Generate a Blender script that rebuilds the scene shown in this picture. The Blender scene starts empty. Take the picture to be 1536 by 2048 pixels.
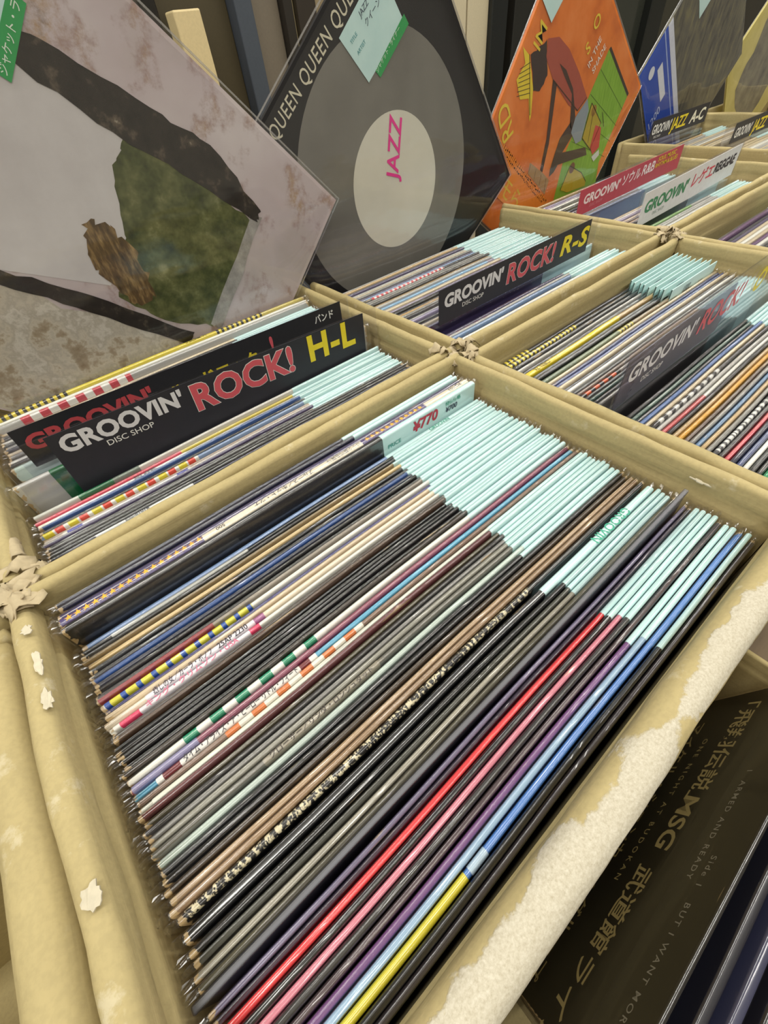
import bpy, bmesh, math, random
from mathutils import Matrix, Vector, noise

rnd = random.Random(7)
scene = bpy.context.scene
col = scene.collection

# ------------------------------------------------------------------ camera, world, lights, exposure
cam_d = bpy.data.cameras.new('camera')
cam = bpy.data.objects.new('camera', cam_d)
col.objects.link(cam)
scene.camera = cam
cam_d.sensor_fit = 'VERTICAL'
cam_d.sensor_height = 36.0
cam_d.lens = 849.0 / 2048.0 * 36.0
cam_d.clip_start = 0.01
_r = Vector((0.76014853, -0.64308894, -0.09279451))
_d = Vector((-0.52799918, -0.5281475, -0.66503916))
_f = Vector((0.37867014, 0.55452397, -0.74102098))
M = Matrix.Identity(4)
for i in range(3):
    M[i][0] = _r[i]; M[i][1] = -_d[i]; M[i][2] = -_f[i]
M[2][3] = 1.30
cam.matrix_world = M

w = bpy.data.worlds.new('world'); scene.world = w; w.use_nodes = True
w.node_tree.nodes['Background'].inputs[0].default_value = (0, 0, 0, 1)
w.node_tree.nodes['Background'].inputs[1].default_value = 0.0

def strip_light(name, x, y, z, sx, sy, power, color=(1.0, 0.98, 0.885)):
    l = bpy.data.lights.new(name, 'AREA'); l.shape = 'RECTANGLE'
    l.size = sx; l.size_y = sy; l.energy = power; l.color = color
    o = bpy.data.objects.new(name, l); col.objects.link(o)
    o.location = (x, y, z)
    return o
for lr, ly in (('front', -1.1), ('middle', 0.25), ('back', 1.45)):      # three rows of fluorescent fittings under the shop ceiling
    for lc, lx in zip(('first', 'second', 'third', 'fourth', 'fifth'), (-1.6, -0.2, 1.2, 2.6, 4.0)):
        strip_light('ceiling_lamp_%s_%s_offscreen' % (lr, lc), lx, ly, 2.75, 1.36, 0.13, 10.8)

vs = scene.view_settings
vs.view_transform = 'Standard'; vs.look = 'None'; vs.gamma = 1.0; vs.use_curve_mapping = False
vs.exposure = 0.15
scene.cycles.transparent_max_bounces = 24
scene.cycles.max_bounces = 8

# ------------------------------------------------------------------ helpers
def lin(v):
    v /= 255.0
    return v / 12.92 if v <= 0.04045 else ((v + 0.055) / 1.055) ** 2.4
def C(r, g, b):
    return (lin(r), lin(g), lin(b), 1.0)

def tag_obj(o, label=None, cat=None, group=None, kind=None):
    if label: o['label'] = label
    if cat: o['category'] = cat
    if group: o['group'] = group
    if kind: o['kind'] = kind
    return o
def empty(name, loc=(0, 0, 0), rot=(0, 0, 0), label=None, cat=None, group=None):
    o = bpy.data.objects.new(name, None); col.objects.link(o)
    o.empty_display_size = 0.02
    o.location = loc; o.rotation_euler = rot
    return tag_obj(o, label, cat, group)
def link(name, me, parent=None, loc=None, color=None):
    o = bpy.data.objects.new(name, me); col.objects.link(o)
    if parent: o.parent = parent
    if loc: o.location = loc
    if color: o.color = color
    return o
def mesh(name, verts, faces, mat=None, smooth=False):
    me = bpy.data.meshes.new(name); me.from_pydata([tuple(v) for v in verts], [], faces)
    if mat: me.materials.append(mat)
    if smooth:
        me.polygons.foreach_set('use_smooth', [True] * len(me.polygons))
    me.update()
    return me
def boxmesh(name, x0, x1, y0, y1, z0, z1, mat, bev=0.0):
    bm = bmesh.new()
    bmesh.ops.create_cube(bm, size=1.0)
    for v in bm.verts:
        v.co = Vector((x0 + (v.co.x + .5) * (x1 - x0), y0 + (v.co.y + .5) * (y1 - y0), z0 + (v.co.z + .5) * (z1 - z0)))
    if bev:
        bmesh.ops.bevel(bm, geom=bm.edges[:], offset=bev, segments=2, affect='EDGES', profile=.5)
    me = bpy.data.meshes.new(name); bm.to_mesh(me); bm.free()
    me.materials.append(mat)
    return me

# ---- node helpers
def newmat(name):
    m = bpy.data.materials.new(name); m.use_nodes = True
    nt = m.node_tree
    for n in list(nt.nodes): nt.nodes.remove(n)
    out = nt.nodes.new('ShaderNodeOutputMaterial')
    return m, nt, out
def N(nt, t, **kw):
    n = nt.nodes.new(t)
    for k, v in kw.items(): setattr(n, k, v)
    return n
def L(nt, a, b): nt.links.new(a, b)
def mathn(nt, op, a, b=None, clamp=False):
    n = N(nt, 'ShaderNodeMath', operation=op); n.use_clamp = clamp
    for i, v in enumerate((a, b)):
        if v is None: continue
        if isinstance(v, (int, float)): n.inputs[i].default_value = v
        else: L(nt, v, n.inputs[i])
    return n.outputs[0]
def ramp(nt, fac, stops, interp='LINEAR'):
    n = N(nt, 'ShaderNodeValToRGB'); n.color_ramp.interpolation = interp
    e = n.color_ramp.elements
    while len(e) < len(stops): e.new(0.5)
    for i, (p, c) in enumerate(stops):
        e[i].position = p; e[i].color = c
    L(nt, fac, n.inputs[0]); return n.outputs[0]
def mixc(nt, fac, a, b, mode='MIX'):
    n = N(nt, 'ShaderNodeMix', data_type='RGBA', blend_type=mode)
    for i, v in ((0, fac), (6, a), (7, b)):
        if isinstance(v, (int, float)): n.inputs[i].default_value = v
        elif isinstance(v, tuple): n.inputs[i].default_value = v
        else: L(nt, v, n.inputs[i])
    return n.outputs[2]
def coords(nt, kind='Object', scale=(1, 1, 1), rnd_off=False):
    t = N(nt, 'ShaderNodeTexCoord'); mp = N(nt, 'ShaderNodeMapping')
    L(nt, t.outputs[kind], mp.inputs[0]); mp.inputs['Scale'].default_value = scale
    if rnd_off:
        oi = N(nt, 'ShaderNodeObjectInfo')
        s = mathn(nt, 'MULTIPLY', oi.outputs['Random'], 37.0)
        cx = N(nt, 'ShaderNodeCombineXYZ')
        for i in range(3): L(nt, s, cx.inputs[i])
        L(nt, cx.outputs[0], mp.inputs['Location'])
    return mp.outputs[0]
def noise_tex(nt, vec, scale, detail=4, rough=.55):
    n = N(nt, 'ShaderNodeTexNoise'); n.inputs['Scale'].default_value = scale
    n.inputs['Detail'].default_value = detail; n.inputs['Roughness'].default_value = rough
    L(nt, vec, n.inputs['Vector']); return n.outputs['Fac']
def principled(nt, out, color, rough=.6, bump=None, bstr=.2, bdist=.001, spec=.5, coat=0.0):
    p = N(nt, 'ShaderNodeBsdfPrincipled')
    if isinstance(color, tuple): p.inputs['Base Color'].default_value = color
    else: L(nt, color, p.inputs['Base Color'])
    if isinstance(rough, (int, float)): p.inputs['Roughness'].default_value = rough
    else: L(nt, rough, p.inputs['Roughness'])
    p.inputs['Specular IOR Level'].default_value = spec
    p.inputs['Coat Weight'].default_value = coat
    if bump is not None:
        b = N(nt, 'ShaderNodeBump'); b.inputs['Strength'].default_value = bstr; b.inputs['Distance'].default_value = bdist
        L(nt, bump, b.inputs['Height']); L(nt, b.outputs[0], p.inputs['Normal'])
    L(nt, p.outputs[0], out.inputs[0]); return p

# ---- materials
_flat = {}
def flat(rgb, rough=.55, spec=.4):
    k = (rgb, rough, spec)
    if k not in _flat:
        m, nt, out = newmat('print_%d_%d_%d' % rgb)
        v = coords(nt, 'Object', (1, 1, 1))
        n = noise_tex(nt, v, 160, 3)
        base = C(*rgb)
        dark = tuple(x * .86 for x in base[:3]) + (1,)
        principled(nt, out, mixc(nt, n, dark, tuple(min(1, x * 1.08) for x in base[:3]) + (1,)), rough, spec=spec)
        _flat[k] = m
    return _flat[k]

def mk_jacket():
    m, nt, out = newmat('sleeve_cardboard_print')
    oi = N(nt, 'ShaderNodeObjectInfo')
    v = coords(nt, 'Object', (1, 1, 1), True)
    vs_ = coords(nt, 'Object', (.28, 3.0, 1.6), True)
    n1 = noise_tex(nt, coords(nt, 'Object', (.16, 1.2, 1.2), True), 150, 3, .6)
    wear = ramp(nt, n1, [(.67, (0, 0, 0, 1)), (.71, (1, 1, 1, 1))])
    t = N(nt, 'ShaderNodeTexCoord'); sp = N(nt, 'ShaderNodeSeparateXYZ'); L(nt, t.outputs['Object'], sp.inputs[0])
    ax = mathn(nt, 'ABSOLUTE', sp.outputs[0])
    endm = mathn(nt, 'MULTIPLY', mathn(nt, 'SUBTRACT', ax, .150), 130.0, True)
    n2 = noise_tex(nt, v, 260, 3)
    endw = mathn(nt, 'GREATER_THAN', mathn(nt, 'MULTIPLY', endm, n2), .40)
    topm = mathn(nt, 'GREATER_THAN', sp.outputs[2], .3095)
    wear_t = mathn(nt, 'MULTIPLY', mathn(nt, 'MULTIPLY', wear, topm), .55)
    hue = noise_tex(nt, vs_, 22, 2)
    c1 = mixc(nt, .30, oi.outputs['Color'], ramp(nt, hue, [(.3, (.62, .62, .66, 1)), (.7, (1.3, 1.28, 1.2, 1))]), 'MULTIPLY')
    c2 = mixc(nt, mathn(nt, 'MAXIMUM', wear_t, mathn(nt, 'MULTIPLY', endw, .9)), c1, C(196, 168, 122))
    principled(nt, out, c2, .42, spec=.45)
    return m
M_jacket = mk_jacket()

def mk_attr():
    m, nt, out = newmat('printed_paper')
    a = N(nt, 'ShaderNodeVertexColor'); a.layer_name = 'Col'
    v = coords(nt, 'Object'); n = noise_tex(nt, v, 220, 3)
    c = mixc(nt, .18, a.outputs[0], ramp(nt, n, [(.3, (.6, .6, .6, 1)), (.7, (1.2, 1.2, 1.2, 1))]), 'MULTIPLY')
    principled(nt, out, c, .4, spec=.4)
    return m
M_attr = mk_attr()

def mk_plastic(name, tint, base, power, gain, rough, bscale, bstr, stretch=(.35, 1, 1)):
    m, nt, out = newmat(name)
    lw = N(nt, 'ShaderNodeLayerWeight'); lw.inputs[0].default_value = .5
    v = coords(nt, 'Object', stretch, True)
    n = noise_tex(nt, v, bscale, 3)
    b = N(nt, 'ShaderNodeBump'); b.inputs['Strength'].default_value = bstr; b.inputs['Distance'].default_value = .0012
    L(nt, n, b.inputs['Height'])
    L(nt, b.outputs[0], lw.inputs['Normal'])
    fac = mathn(nt, 'ADD', mathn(nt, 'MULTIPLY', mathn(nt, 'POWER', lw.outputs['Facing'], power), gain), base, True)
    tr = N(nt, 'ShaderNodeBsdfTransparent'); tr.inputs[0].default_value = tint
    gl = N(nt, 'ShaderNodeBsdfGlossy'); gl.inputs['Roughness'].default_value = rough
    gl.inputs['Color'].default_value = (.98, .98, 1, 1)
    L(nt, b.outputs[0], gl.inputs['Normal'])
    mx = N(nt, 'ShaderNodeMixShader'); L(nt, fac, mx.inputs[0]); L(nt, tr.outputs[0], mx.inputs[1]); L(nt, gl.outputs[0], mx.inputs[2])
    L(nt, mx.outputs[0], out.inputs[0])
    return m
M_sleeve = mk_plastic('clear_polypropylene', (.975, .975, .98, 1), .085, 3.4, .42, .15, 60, .35, (.12, 1, 1))
M_wrap = mk_plastic('clear_cover_plastic', (.98, .98, .985, 1), .05, 4.0, .6, .07, 22, .6)
M_seam = mk_plastic('sleeve_weld_seam', (.9, .9, .92, 1), .30, 3.0, .5, .25, 30, .2)
M_acryl = mk_plastic('clear_hard_plastic', (.93, .93, .955, 1), .045, 4.0, .7, .05, 8, .05)
M_grey_plastic = mk_plastic('smoky_hard_plastic', (.55, .54, .60, 1), .05, 3.5, .35, .32, 40, .2)

def mk_card(name, base, peel=None):
    m, nt, out = newmat(name)
    v = coords(nt, 'Object', (1, 1, 1), True)
    n1 = noise_tex(nt, v, 9, 5, .6); n2 = noise_tex(nt, v, 420, 2)
    st = N(nt, 'ShaderNodeTexNoise'); vv = coords(nt, 'Object', (6, 6, 90), True)
    L(nt, vv, st.inputs['Vector']); st.inputs['Scale'].default_value = 5
    b = C(*base)
    lo = tuple(x * .84 for x in b[:3]) + (1,); hi = tuple(x * 1.12 for x in b[:3]) + (1,)
    c = mixc(nt, n1, lo, hi)
    c = mixc(nt, .10, c, ramp(nt, n2, [(.35, (.45, .42, .36, 1)), (.6, (1.25, 1.2, 1.1, 1))]), 'MULTIPLY')
    c = mixc(nt, .12, c, ramp(nt, st.outputs['Fac'], [(.3, (.6, .6, .6, 1)), (.7, (1.2, 1.2, 1.2, 1))]), 'MULTIPLY')
    h = mathn(nt, 'ADD', mathn(nt, 'MULTIPLY', n2, .6), mathn(nt, 'MULTIPLY', st.outputs['Fac'], .8))
    t0 = N(nt, 'ShaderNodeTexCoord'); s0 = N(nt, 'ShaderNodeSeparateXYZ'); L(nt, t0.outputs['Object'], s0.inputs[0])
    rim = mathn(nt, 'MULTIPLY', mathn(nt, 'SUBTRACT', s0.outputs[2], 1.106), 160.0, True)
    rub = noise_tex(nt, v, 46, 6, .68)
    rubm = mathn(nt, 'MULTIPLY', mathn(nt, 'MULTIPLY', mathn(nt, 'MULTIPLY', mathn(nt, 'SUBTRACT', rub, .60), 14.0, True), rim), .55)
    c = mixc(nt, rubm, c, C(206, 196, 170))
    if peel:
        t = N(nt, 'ShaderNodeTexCoord'); sp = N(nt, 'ShaderNodeSeparateXYZ'); L(nt, t.outputs['Object'], sp.inputs[0])
        n3 = noise_tex(nt, v, 30, 6, .65); n4 = noise_tex(nt, v, 900, 2, .7)
        up = mathn(nt, 'MULTIPLY', mathn(nt, 'ADD', sp.outputs[2], -peel[0]), 60.0)
        inn = mathn(nt, 'MULTIPLY', mathn(nt, 'SUBTRACT', peel[1], sp.outputs[1]), 60.0)
        xl = mathn(nt, 'MULTIPLY', mathn(nt, 'SUBTRACT', peel[2], sp.outputs[0]), 2.2)
        e = mathn(nt, 'ADD', mathn(nt, 'ADD', mathn(nt, 'MINIMUM', up, inn), mathn(nt, 'MINIMUM', xl, .25)), mathn(nt, 'MULTIPLY', mathn(nt, 'SUBTRACT', n3, .5), 1.6))
        pm = mathn(nt, 'MULTIPLY', e, 14.0, True)
        pc = ramp(nt, n4, [(.2, C(172, 162, 142)), (.5, C(192, 184, 166)), (.8, C(208, 201, 186))])
        c = mixc(nt, pm, c, pc)
        h = mathn(nt, 'ADD', h, mathn(nt, 'MULTIPLY', pm, mathn(nt, 'ADD', mathn(nt, 'MULTIPLY', n4, .16), .8)))
    principled(nt, out, c, .78, h, .35, .0006, .25)
    return m
M_card = mk_card('kraft_cardboard', (180, 164, 120))
M_card_front = mk_card('kraft_cardboard_peeled', (180, 164, 120), (1.1145, -.0205, .20))
M_torn = mk_card('torn_paper_fibre', (186, 170, 140))
M_white_tear = mk_card('white_paper_scrap', (204, 195, 174))

def mk_mottle(name, stops, scale, rough=.45, stretch=(1, 1, 1), detail=6):
    m, nt, out = newmat(name)
    v = coords(nt, 'Object', stretch)
    n = noise_tex(nt, v, scale, detail, .62)
    principled(nt, out, ramp(nt, n, [(p, C(*c)) for p, c in stops]), rough, spec=.35)
    return m

# ---- text
_txt = {}
def text_mesh(body, size, mat, bold=0.0, shear=0.0, space=1.0, sx=1.0, align='LEFT'):
    k = (body, size, mat.name, bold, shear, space, sx, align)
    if k in _txt: return _txt[k]
    c = bpy.data.curves.new('lettering', 'FONT')
    c.body = body; c.size = size; c.offset = bold * size; c.shear = shear; c.space_character = space
    c.align_x = align; c.resolution_u = 3; c.fill_mode = 'FRONT'
    o = bpy.data.objects.new('tmp', c); col.objects.link(o)
    dg = bpy.context.evaluated_depsgraph_get()
    me = bpy.data.meshes.new_from_object(o.evaluated_get(dg))
    me.name = 'lettering'
    col.objects.unlink(o); bpy.data.objects.remove(o); bpy.data.curves.remove(c)
    if sx != 1.0:
        for v in me.vertices: v.co.x *= sx
    me.materials.clear(); me.materials.append(mat)
    _txt[k] = me
    return me
FRONT = Matrix(((1, 0, 0), (0, 0, -1), (0, 1, 0))).to_4x4()       # reads along +X, faces -Y
BACKF = Matrix(((-1, 0, 0), (0, 0, 1), (0, 1, 0))).to_4x4()       # reads along -X, faces +Y
TOP = Matrix.Identity(4)                                           # lies face up
TOPFLIP = Matrix.Rotation(math.pi, 4, 'Z')
def put_text(parent, me, loc, base=FRONT, spin=0.0, name='lettering'):
    o = link(name, me, parent)
    o.matrix_local = Matrix.Translation(loc) @ base @ Matrix.Rotation(spin, 4, 'Z')
    return o

# ------------------------------------------------------------------ setting
def struct(name, me, parent=None):
    return tag_obj(link(name, me, parent), kind='structure')
M_floor = mk_mottle('floor_vinyl', [(.3, (120, 112, 100)), (.7, (150, 142, 128))], 6, .4)
struct('floor', boxmesh('floor', -3.1, 8.1, -3.1, 2.6, -.05, 0, M_floor))
M_wall = mk_mottle('wall_paint_dark', [(.3, (46, 42, 36)), (.7, (58, 54, 46))], 3, .5)
struct('wall_back', boxmesh('wall_back', -3, 8, 2.5, 2.6, 0, 2.8, M_wall))
M_pale = mk_mottle('shop_wall_paint', [(.3, (222, 218, 208)), (.7, (232, 228, 219))], 4, .7)
struct('ceiling', boxmesh('ceiling', -3.1, 8.1, -3.1, 2.6, 2.8, 2.88, M_pale))
struct('wall_left', boxmesh('wall_left', -3.1, -3.0, -3.0, 2.5, 0, 2.8, M_pale))
struct('wall_right', boxmesh('wall_right', 8.0, 8.1, -3.0, 2.5, 0, 2.8, M_pale))
struct('wall_front', boxmesh('wall_front', -3.1, 8.1, -3.1, -3.0, 0, 2.8, M_pale))
BG = [  # x0, x1, y, z1, colour, roughness   (door frames, panels and panes of the shop front)
    (-.60, .30, 1.85, 2.6, (88, 80, 66), .5), (.30, .66, 1.80, 2.6, (62, 56, 48), .3), (.66, .70, 1.78, 2.6, (34, 32, 30), .2),
    (.715, .795, 1.72, 1.405, (216, 196, 150), .6),
    (.70, .94, 1.84, 2.6, (78, 70, 52), .35), (.94, 1.0, 1.79, 2.6, (74, 80, 90), .3), (1.0, 1.115, 1.83, 2.6, (122, 112, 98), .5),
    (1.115, 1.15, 1.80, 2.6, (44, 40, 36), .3), (1.15, 1.165, 1.82, 2.6, (212, 194, 150), .5), (1.165, 1.24, 1.80, 2.6, (52, 46, 40), .3),
    (1.24, 1.40, 1.85, 2.6, (150, 134, 104), .5), (1.40, 1.84, 1.82, 2.6, (48, 44, 38), .3),
    (1.84, 1.966, 1.80, 2.6, (196, 184, 156), .6), (1.974, 2.10, 1.80, 2.6, (196, 184, 156), .6), (2.10, 2.20, 1.78, 2.6, (34, 36, 36), .25),
    (2.20, 2.27, 1.84, 2.6, (96, 82, 60), .4), (2.27, 2.42, 1.80, 2.6, (40, 40, 38), .2), (2.42, 3.05, 1.84, 2.6, (70, 66, 52), .4),
    (3.05, 3.40, 1.82, 2.6, (52, 54, 48), .15), (3.40, 3.55, 1.78, 2.6, (28, 30, 28), .3), (3.55, 4.30, 1.84, 2.6, (58, 56, 46), .15),
    (4.30, 4.62, 1.78, 2.6, (88, 100, 106), .35), (4.62, 5.4, 1.84, 2.6, (60, 56, 48), .3), (5.4, 6.2, 1.84, 2.6, (84, 80, 64), .4)]
for i, (x0, x1, y, z1, c, r) in enumerate(BG):
    struct('trim_%d' % (i + 1), boxmesh('trim', x0, x1, y, y + .06, 0, z1, flat(c, r), .004))

# display table and the lower bench in front
TZ = .7785
M_wood = mk_mottle('table_top', [(.3, (92, 76, 56)), (.7, (120, 100, 74))], 8, .5, (1, 8, 8))
def table(name, label, x0, x1, y0, y1, z):
    e = empty(name, ((x0 + x1) / 2, (y0 + y1) / 2, 0), label=label, cat='table')
    ox, oy = e.location.x, e.location.y
    link('table_top', boxmesh('table_top', x0 - ox, x1 - ox, y0 - oy, y1 - oy, z - .028, z, M_wood, .003), e)
    for sx in (x0 + .05, x1 - .05):
        for sy in (y0 + .05, y1 - .05):
            link('leg', boxmesh('leg', sx - ox - .02, sx - ox + .02, sy - oy - .02, sy - oy + .02, 0, z - .028, flat((60, 56, 52), .4), .002), e)
    return e
table('display_table', 'brown display table carrying the rows of record cartons', -.62, 2.05, -.0335, .72, TZ - .0005)
table('low_bench', 'low brown bench under the black record with Japanese lettering', -.35, .95, -.75, -.0355, .6375)

# ------------------------------------------------------------------ cartons
ZR = 1.118
def wall_mesh(a, b, nrm, th, zb, zt, mat, seed, amp=.0012, crease=.0165):
    """a folded-over cardboard wall from a to b (inner face line), nrm = outward direction"""
    a = Vector(a); b = Vector(b); nrm = Vector(nrm)
    r = th * .42
    prof = [(0.0, zb), (0.0, zt - crease - .010), (-.0008, zt - crease - .003), (.0012, zt - crease), (-.0006, zt - crease + .004), (0, zt - .009)]
    for k in range(7):
        an = math.pi - k * math.pi / 6
        prof.append((th / 2 + math.cos(an) * th / 2, zt - r + math.sin(an) * r))
    prof += [(th, zt - .012), (th, zb)]
    n = 44; verts = []; faces = []; P = len(prof)
    for i in range(n + 1):
        p = a.lerp(b, i / n)
        for j, (o, z) in enumerate(prof):
            q = Vector((p.x * 7 + seed, p.y * 7, seed * 1.7))
            wob = noise.noise(q * 1.6) * amp * 1.6; wz = noise.noise(q * 4 + Vector((5, 5, 5))) * amp
            fine = noise.noise(Vector((p.x * 60 + seed, p.y * 60, j * 2.3))) * amp * .35
            k = 1.0 if z > zt - .013 else .12
            if z == zb: k = 0
            pos = p + nrm * (o + (wob + fine) * k)
            verts.append((pos.x, pos.y, z + (wz + fine * .6) * k))
    for i in range(n):
        for j in range(P - 1):
            a0 = i * P + j
            faces.append((a0, a0 + 1, a0 + P + 1, a0 + P))
    faces.append(tuple(range(P))); faces.append(tuple(reversed(range(n * P, n * P + P))))
    me = mesh('wall_panel', verts, faces, mat, True)
    bm = bmesh.new(); bm.from_mesh(me); bmesh.ops.recalc_face_normals(bm, faces=bm.faces); bm.to_mesh(me); bm.free()
    return me
_cs = [0]
def carton(label, x0, x1, y0, y1, th=(.009, .009, .009, .009), zt=ZR, zb=TZ, front_mat=None, group=None, back_zt=None):
    """inner box; th = left, right, front, back wall thickness"""
    e = empty('cardboard_carton', ((x0 + x1) / 2, (y0 + y1) / 2, zb), label=label, cat='carton', group=group)
    ox, oy = e.location.x, e.location.y
    def add(me):
        o = link('wall_panel', me, e); o.location = (-ox, -oy, -zb); return o
    tl, tr, tf, tb = th; _cs[0] += 3.7; s = _cs[0]
    add(wall_mesh((x0, y0 + .0005, 0), (x0, y1 - .0005, 0), (-1, 0, 0), tl, zb, zt, M_card, s))
    add(wall_mesh((x1, y0 + .0005, 0), (x1, y1 - .0005, 0), (1, 0, 0), tr, zb, zt, M_card, s + 1))
    add(wall_mesh((x0 - tl, y0, 0), (x1 + tr, y0, 0), (0, -1, 0), tf, zb, zt, front_mat or M_card, s + 2))
    add(wall_mesh((x0 - tl, y1, 0), (x1 + tr, y1, 0), (0, 1, 0), tb, zb, back_zt or zt, M_card, s + 3))
    b = link('bottom_panel', boxmesh('bottom_panel', x0 - ox, x1 - ox, y0 - oy, y1 - oy, 0, .0018, M_card), e)
    return e
def crumple(parent, loc, size, n, seed, mat=None):
    """torn, crumpled paper layers at a carton corner"""
    r = random.Random(seed); ox = parent.location
    for k in range(n):
        W = size * r.uniform(.5, 1.1); H = size * r.uniform(.3, .65)
        ang = r.uniform(0, math.pi); nu, nv = 9, 5; vs_ = []; fs = []
        cx, cy = r.uniform(-.35, .35) * size, r.uniform(-.35, .35) * size
        lift = r.uniform(-.004, .003)
        for i in range(nu):
            for j in range(nv):
                u = (i / (nu - 1) - .5) * W; v = (j / (nv - 1) - .5) * H
                edge = 1 if i in (0, nu - 1) or j in (0, nv - 1) else 0
                u += edge * r.uniform(-.0022, .0022); v += edge * r.uniform(-.0022, .0022)
                q = Vector((u * 160 + k * 5 + seed, v * 160, seed))
                z = noise.noise(q) * .0032 + math.sin(u * 420 + k) * .0016 - (abs(u) / W) * .006 + lift
                vs_.append((loc[0] - ox.x + cx + u * math.cos(ang) - v * math.sin(ang), loc[1] - ox.y + cy + u * math.sin(ang) + v * math.cos(ang), loc[2] - ox.z + z))
        for i in range(nu - 1):
            for j in range(nv - 1):
                a0 = i * nv + j; fs.append((a0, a0 + 1, a0 + nv + 1, a0 + nv))
        me = mesh('torn_corner', vs_, fs, mat or M_torn, True)
        o = link('torn_corner', me, parent)
        md = o.modifiers.new('s', 'SOLIDIFY'); md.thickness = .0007
def scrap(parent, pts, z, name='paper_scrap', mat=None):
    ox = parent.location
    n = len(pts); vs_ = [(x - ox.x, y - ox.y, z - ox.z + dz) for x, y, dz in pts] + [(x - ox.x, y - ox.y, z - ox.z + dz + .0006) for x, y, dz in pts]
    fs = [tuple(range(n)), tuple(range(2 * n - 1, n - 1, -1))] + [(i, (i + 1) % n, n + (i + 1) % n, n + i) for i in range(n)]
    link(name, mesh(name, vs_, fs, mat or M_white_tear), parent)

AX0, AX1, AY0, AY1 = -.0851, .2466, -.0145, .2265
cA = carton('open cardboard carton with peeled white front rim, tightly packed with untitled records', AX0, AX1, AY0, AY1, (.0115, .0075, .0165, .0085), front_mat=M_card_front)
cB = carton('open cardboard carton holding the yellow H-L rock sign', -.0845, .2475, .2460, .497, (.0095, .0085, .0085, .009))
cC = carton('open cardboard carton holding the yellow R-S rock sign', .2725, .605, .2445, .474, (.0085, .0085, .0085, .0085), back_zt=.955)
cD = carton('open cardboard carton with hatched yellow strips beside the peeled-rim carton', .266, .6005, -.020, .2155, (.0085, .0085, .012, .0085))
cE = carton('open cardboard carton holding the red soul and white reggae signs', .6335, .978, .2480, .488, (.0085, .0085, .0085, .009), back_zt=.94)
cF = carton('open cardboard carton of purple-edged records in front of the reggae sign', .622, .960, -.020, .2225, (.0085, .0085, .012, .0085))
cG = carton('open cardboard carton holding the jazz A-C sign', 1.081, 1.4155, .29, .552, (.008, .008, .009, .009))
cH = carton('open cardboard carton with the yellow record cover standing in it', 1.434, 1.862, .29, .565, (.009, .009, .009, .009))
cL = carton('empty-looking cardboard carton left of the peeled-rim carton', -.46, -.1215, -.03, .215, (.009, .0205, .012, .009), zt=1.1115)
cLB = carton('cardboard carton left of the H-L carton, mostly outside the view', -.46, -.1120, .2355, .49, (.009, .0125, .009, .009), zt=1.114)
crumple(cA, (-.091, .232, 1.1195), .024, 6, 11)
crumple(cB, (-.086, .2475, 1.1195), .022, 4, 12)
crumple(cA, (.250, .2335, 1.1185), .014, 3, 13)
crumple(cB, (.252, .243, 1.1185), .015, 4, 14)
crumple(cC, (.268, .236, 1.1185), .016, 5, 15)
crumple(cD, (.264, .2215, 1.1185), .014, 4, 16)
crumple(cC, (.609, .237, 1.1185), .013, 3, 17)
crumple(cE, (.628, .2445, 1.1190), .018, 5, 18)
crumple(cD, (.604, .221, 1.1185), .013, 3, 19)
crumple(cF, (.617, .228, 1.1190), .015, 4, 20)
# rolled-up flap at the left corner of the H-L carton
def rolled(parent, p0, p1, r0):
    p0 = Vector(p0); p1 = Vector(p1); d = (p1 - p0).normalized(); u = d.cross(Vector((0, 0, 1))).normalized(); v = u.cross(d)
    vs_ = []; fs = []; n, m = 12, 10
    for i in range(n + 1):
        c = p0.lerp(p1, i / n)
        for j in range(m):
            a = j / m * 2 * math.pi
            r = r0 * (1 + .35 * noise.noise(Vector((i * .6, math.cos(a) * 1.5, math.sin(a) * 1.5)))) * (1.0 if i < n else .55)
            q = c + u * math.cos(a) * r + v * math.sin(a) * r - parent.location
            vs_.append(q)
    for i in range(n):
        for j in range(m):
            a0 = i * m + j; a1 = i * m + (j + 1) % m
            fs.append((a0, a1, a1 + m, a0 + m))
    fs.append(tuple(range(m))); fs.append(tuple(range(n * m, n * m + m)))
    link('torn_corner', mesh('torn_corner', vs_, fs, M_torn, True), parent)
rolled(cB, (-.0835, .2625, 1.116), (-.0860, .288, 1.112), .0036)
# paper scraps left on the rims of the front carton
def rim_scrap(parent, cx, cy, z, sx, sy, seed):
    r = random.Random(seed); pts = []
    for k in range(22):
        a = k / 22 * 2 * math.pi; rr = r.uniform(.62, 1.12)
        pts.append((cx + math.cos(a) * sx * rr, cy + math.sin(a) * sy * rr, r.uniform(0, .0006)))
    scrap(parent, pts, z)
rim_scrap(cA, -.0870, .202, 1.1188, .0028, .0036, 1)
rim_scrap(cA, -.0862, .179, 1.1182, .0022, .0085, 2)
rim_scrap(cA, -.0862, .157, 1.1182, .0026, .006, 3)
rim_scrap(cA, -.0880, .0735, 1.1186, .0036, .0045, 4)
rim_scrap(cA, .2445, .028, 1.1095, .0010, .006, 5)

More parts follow.
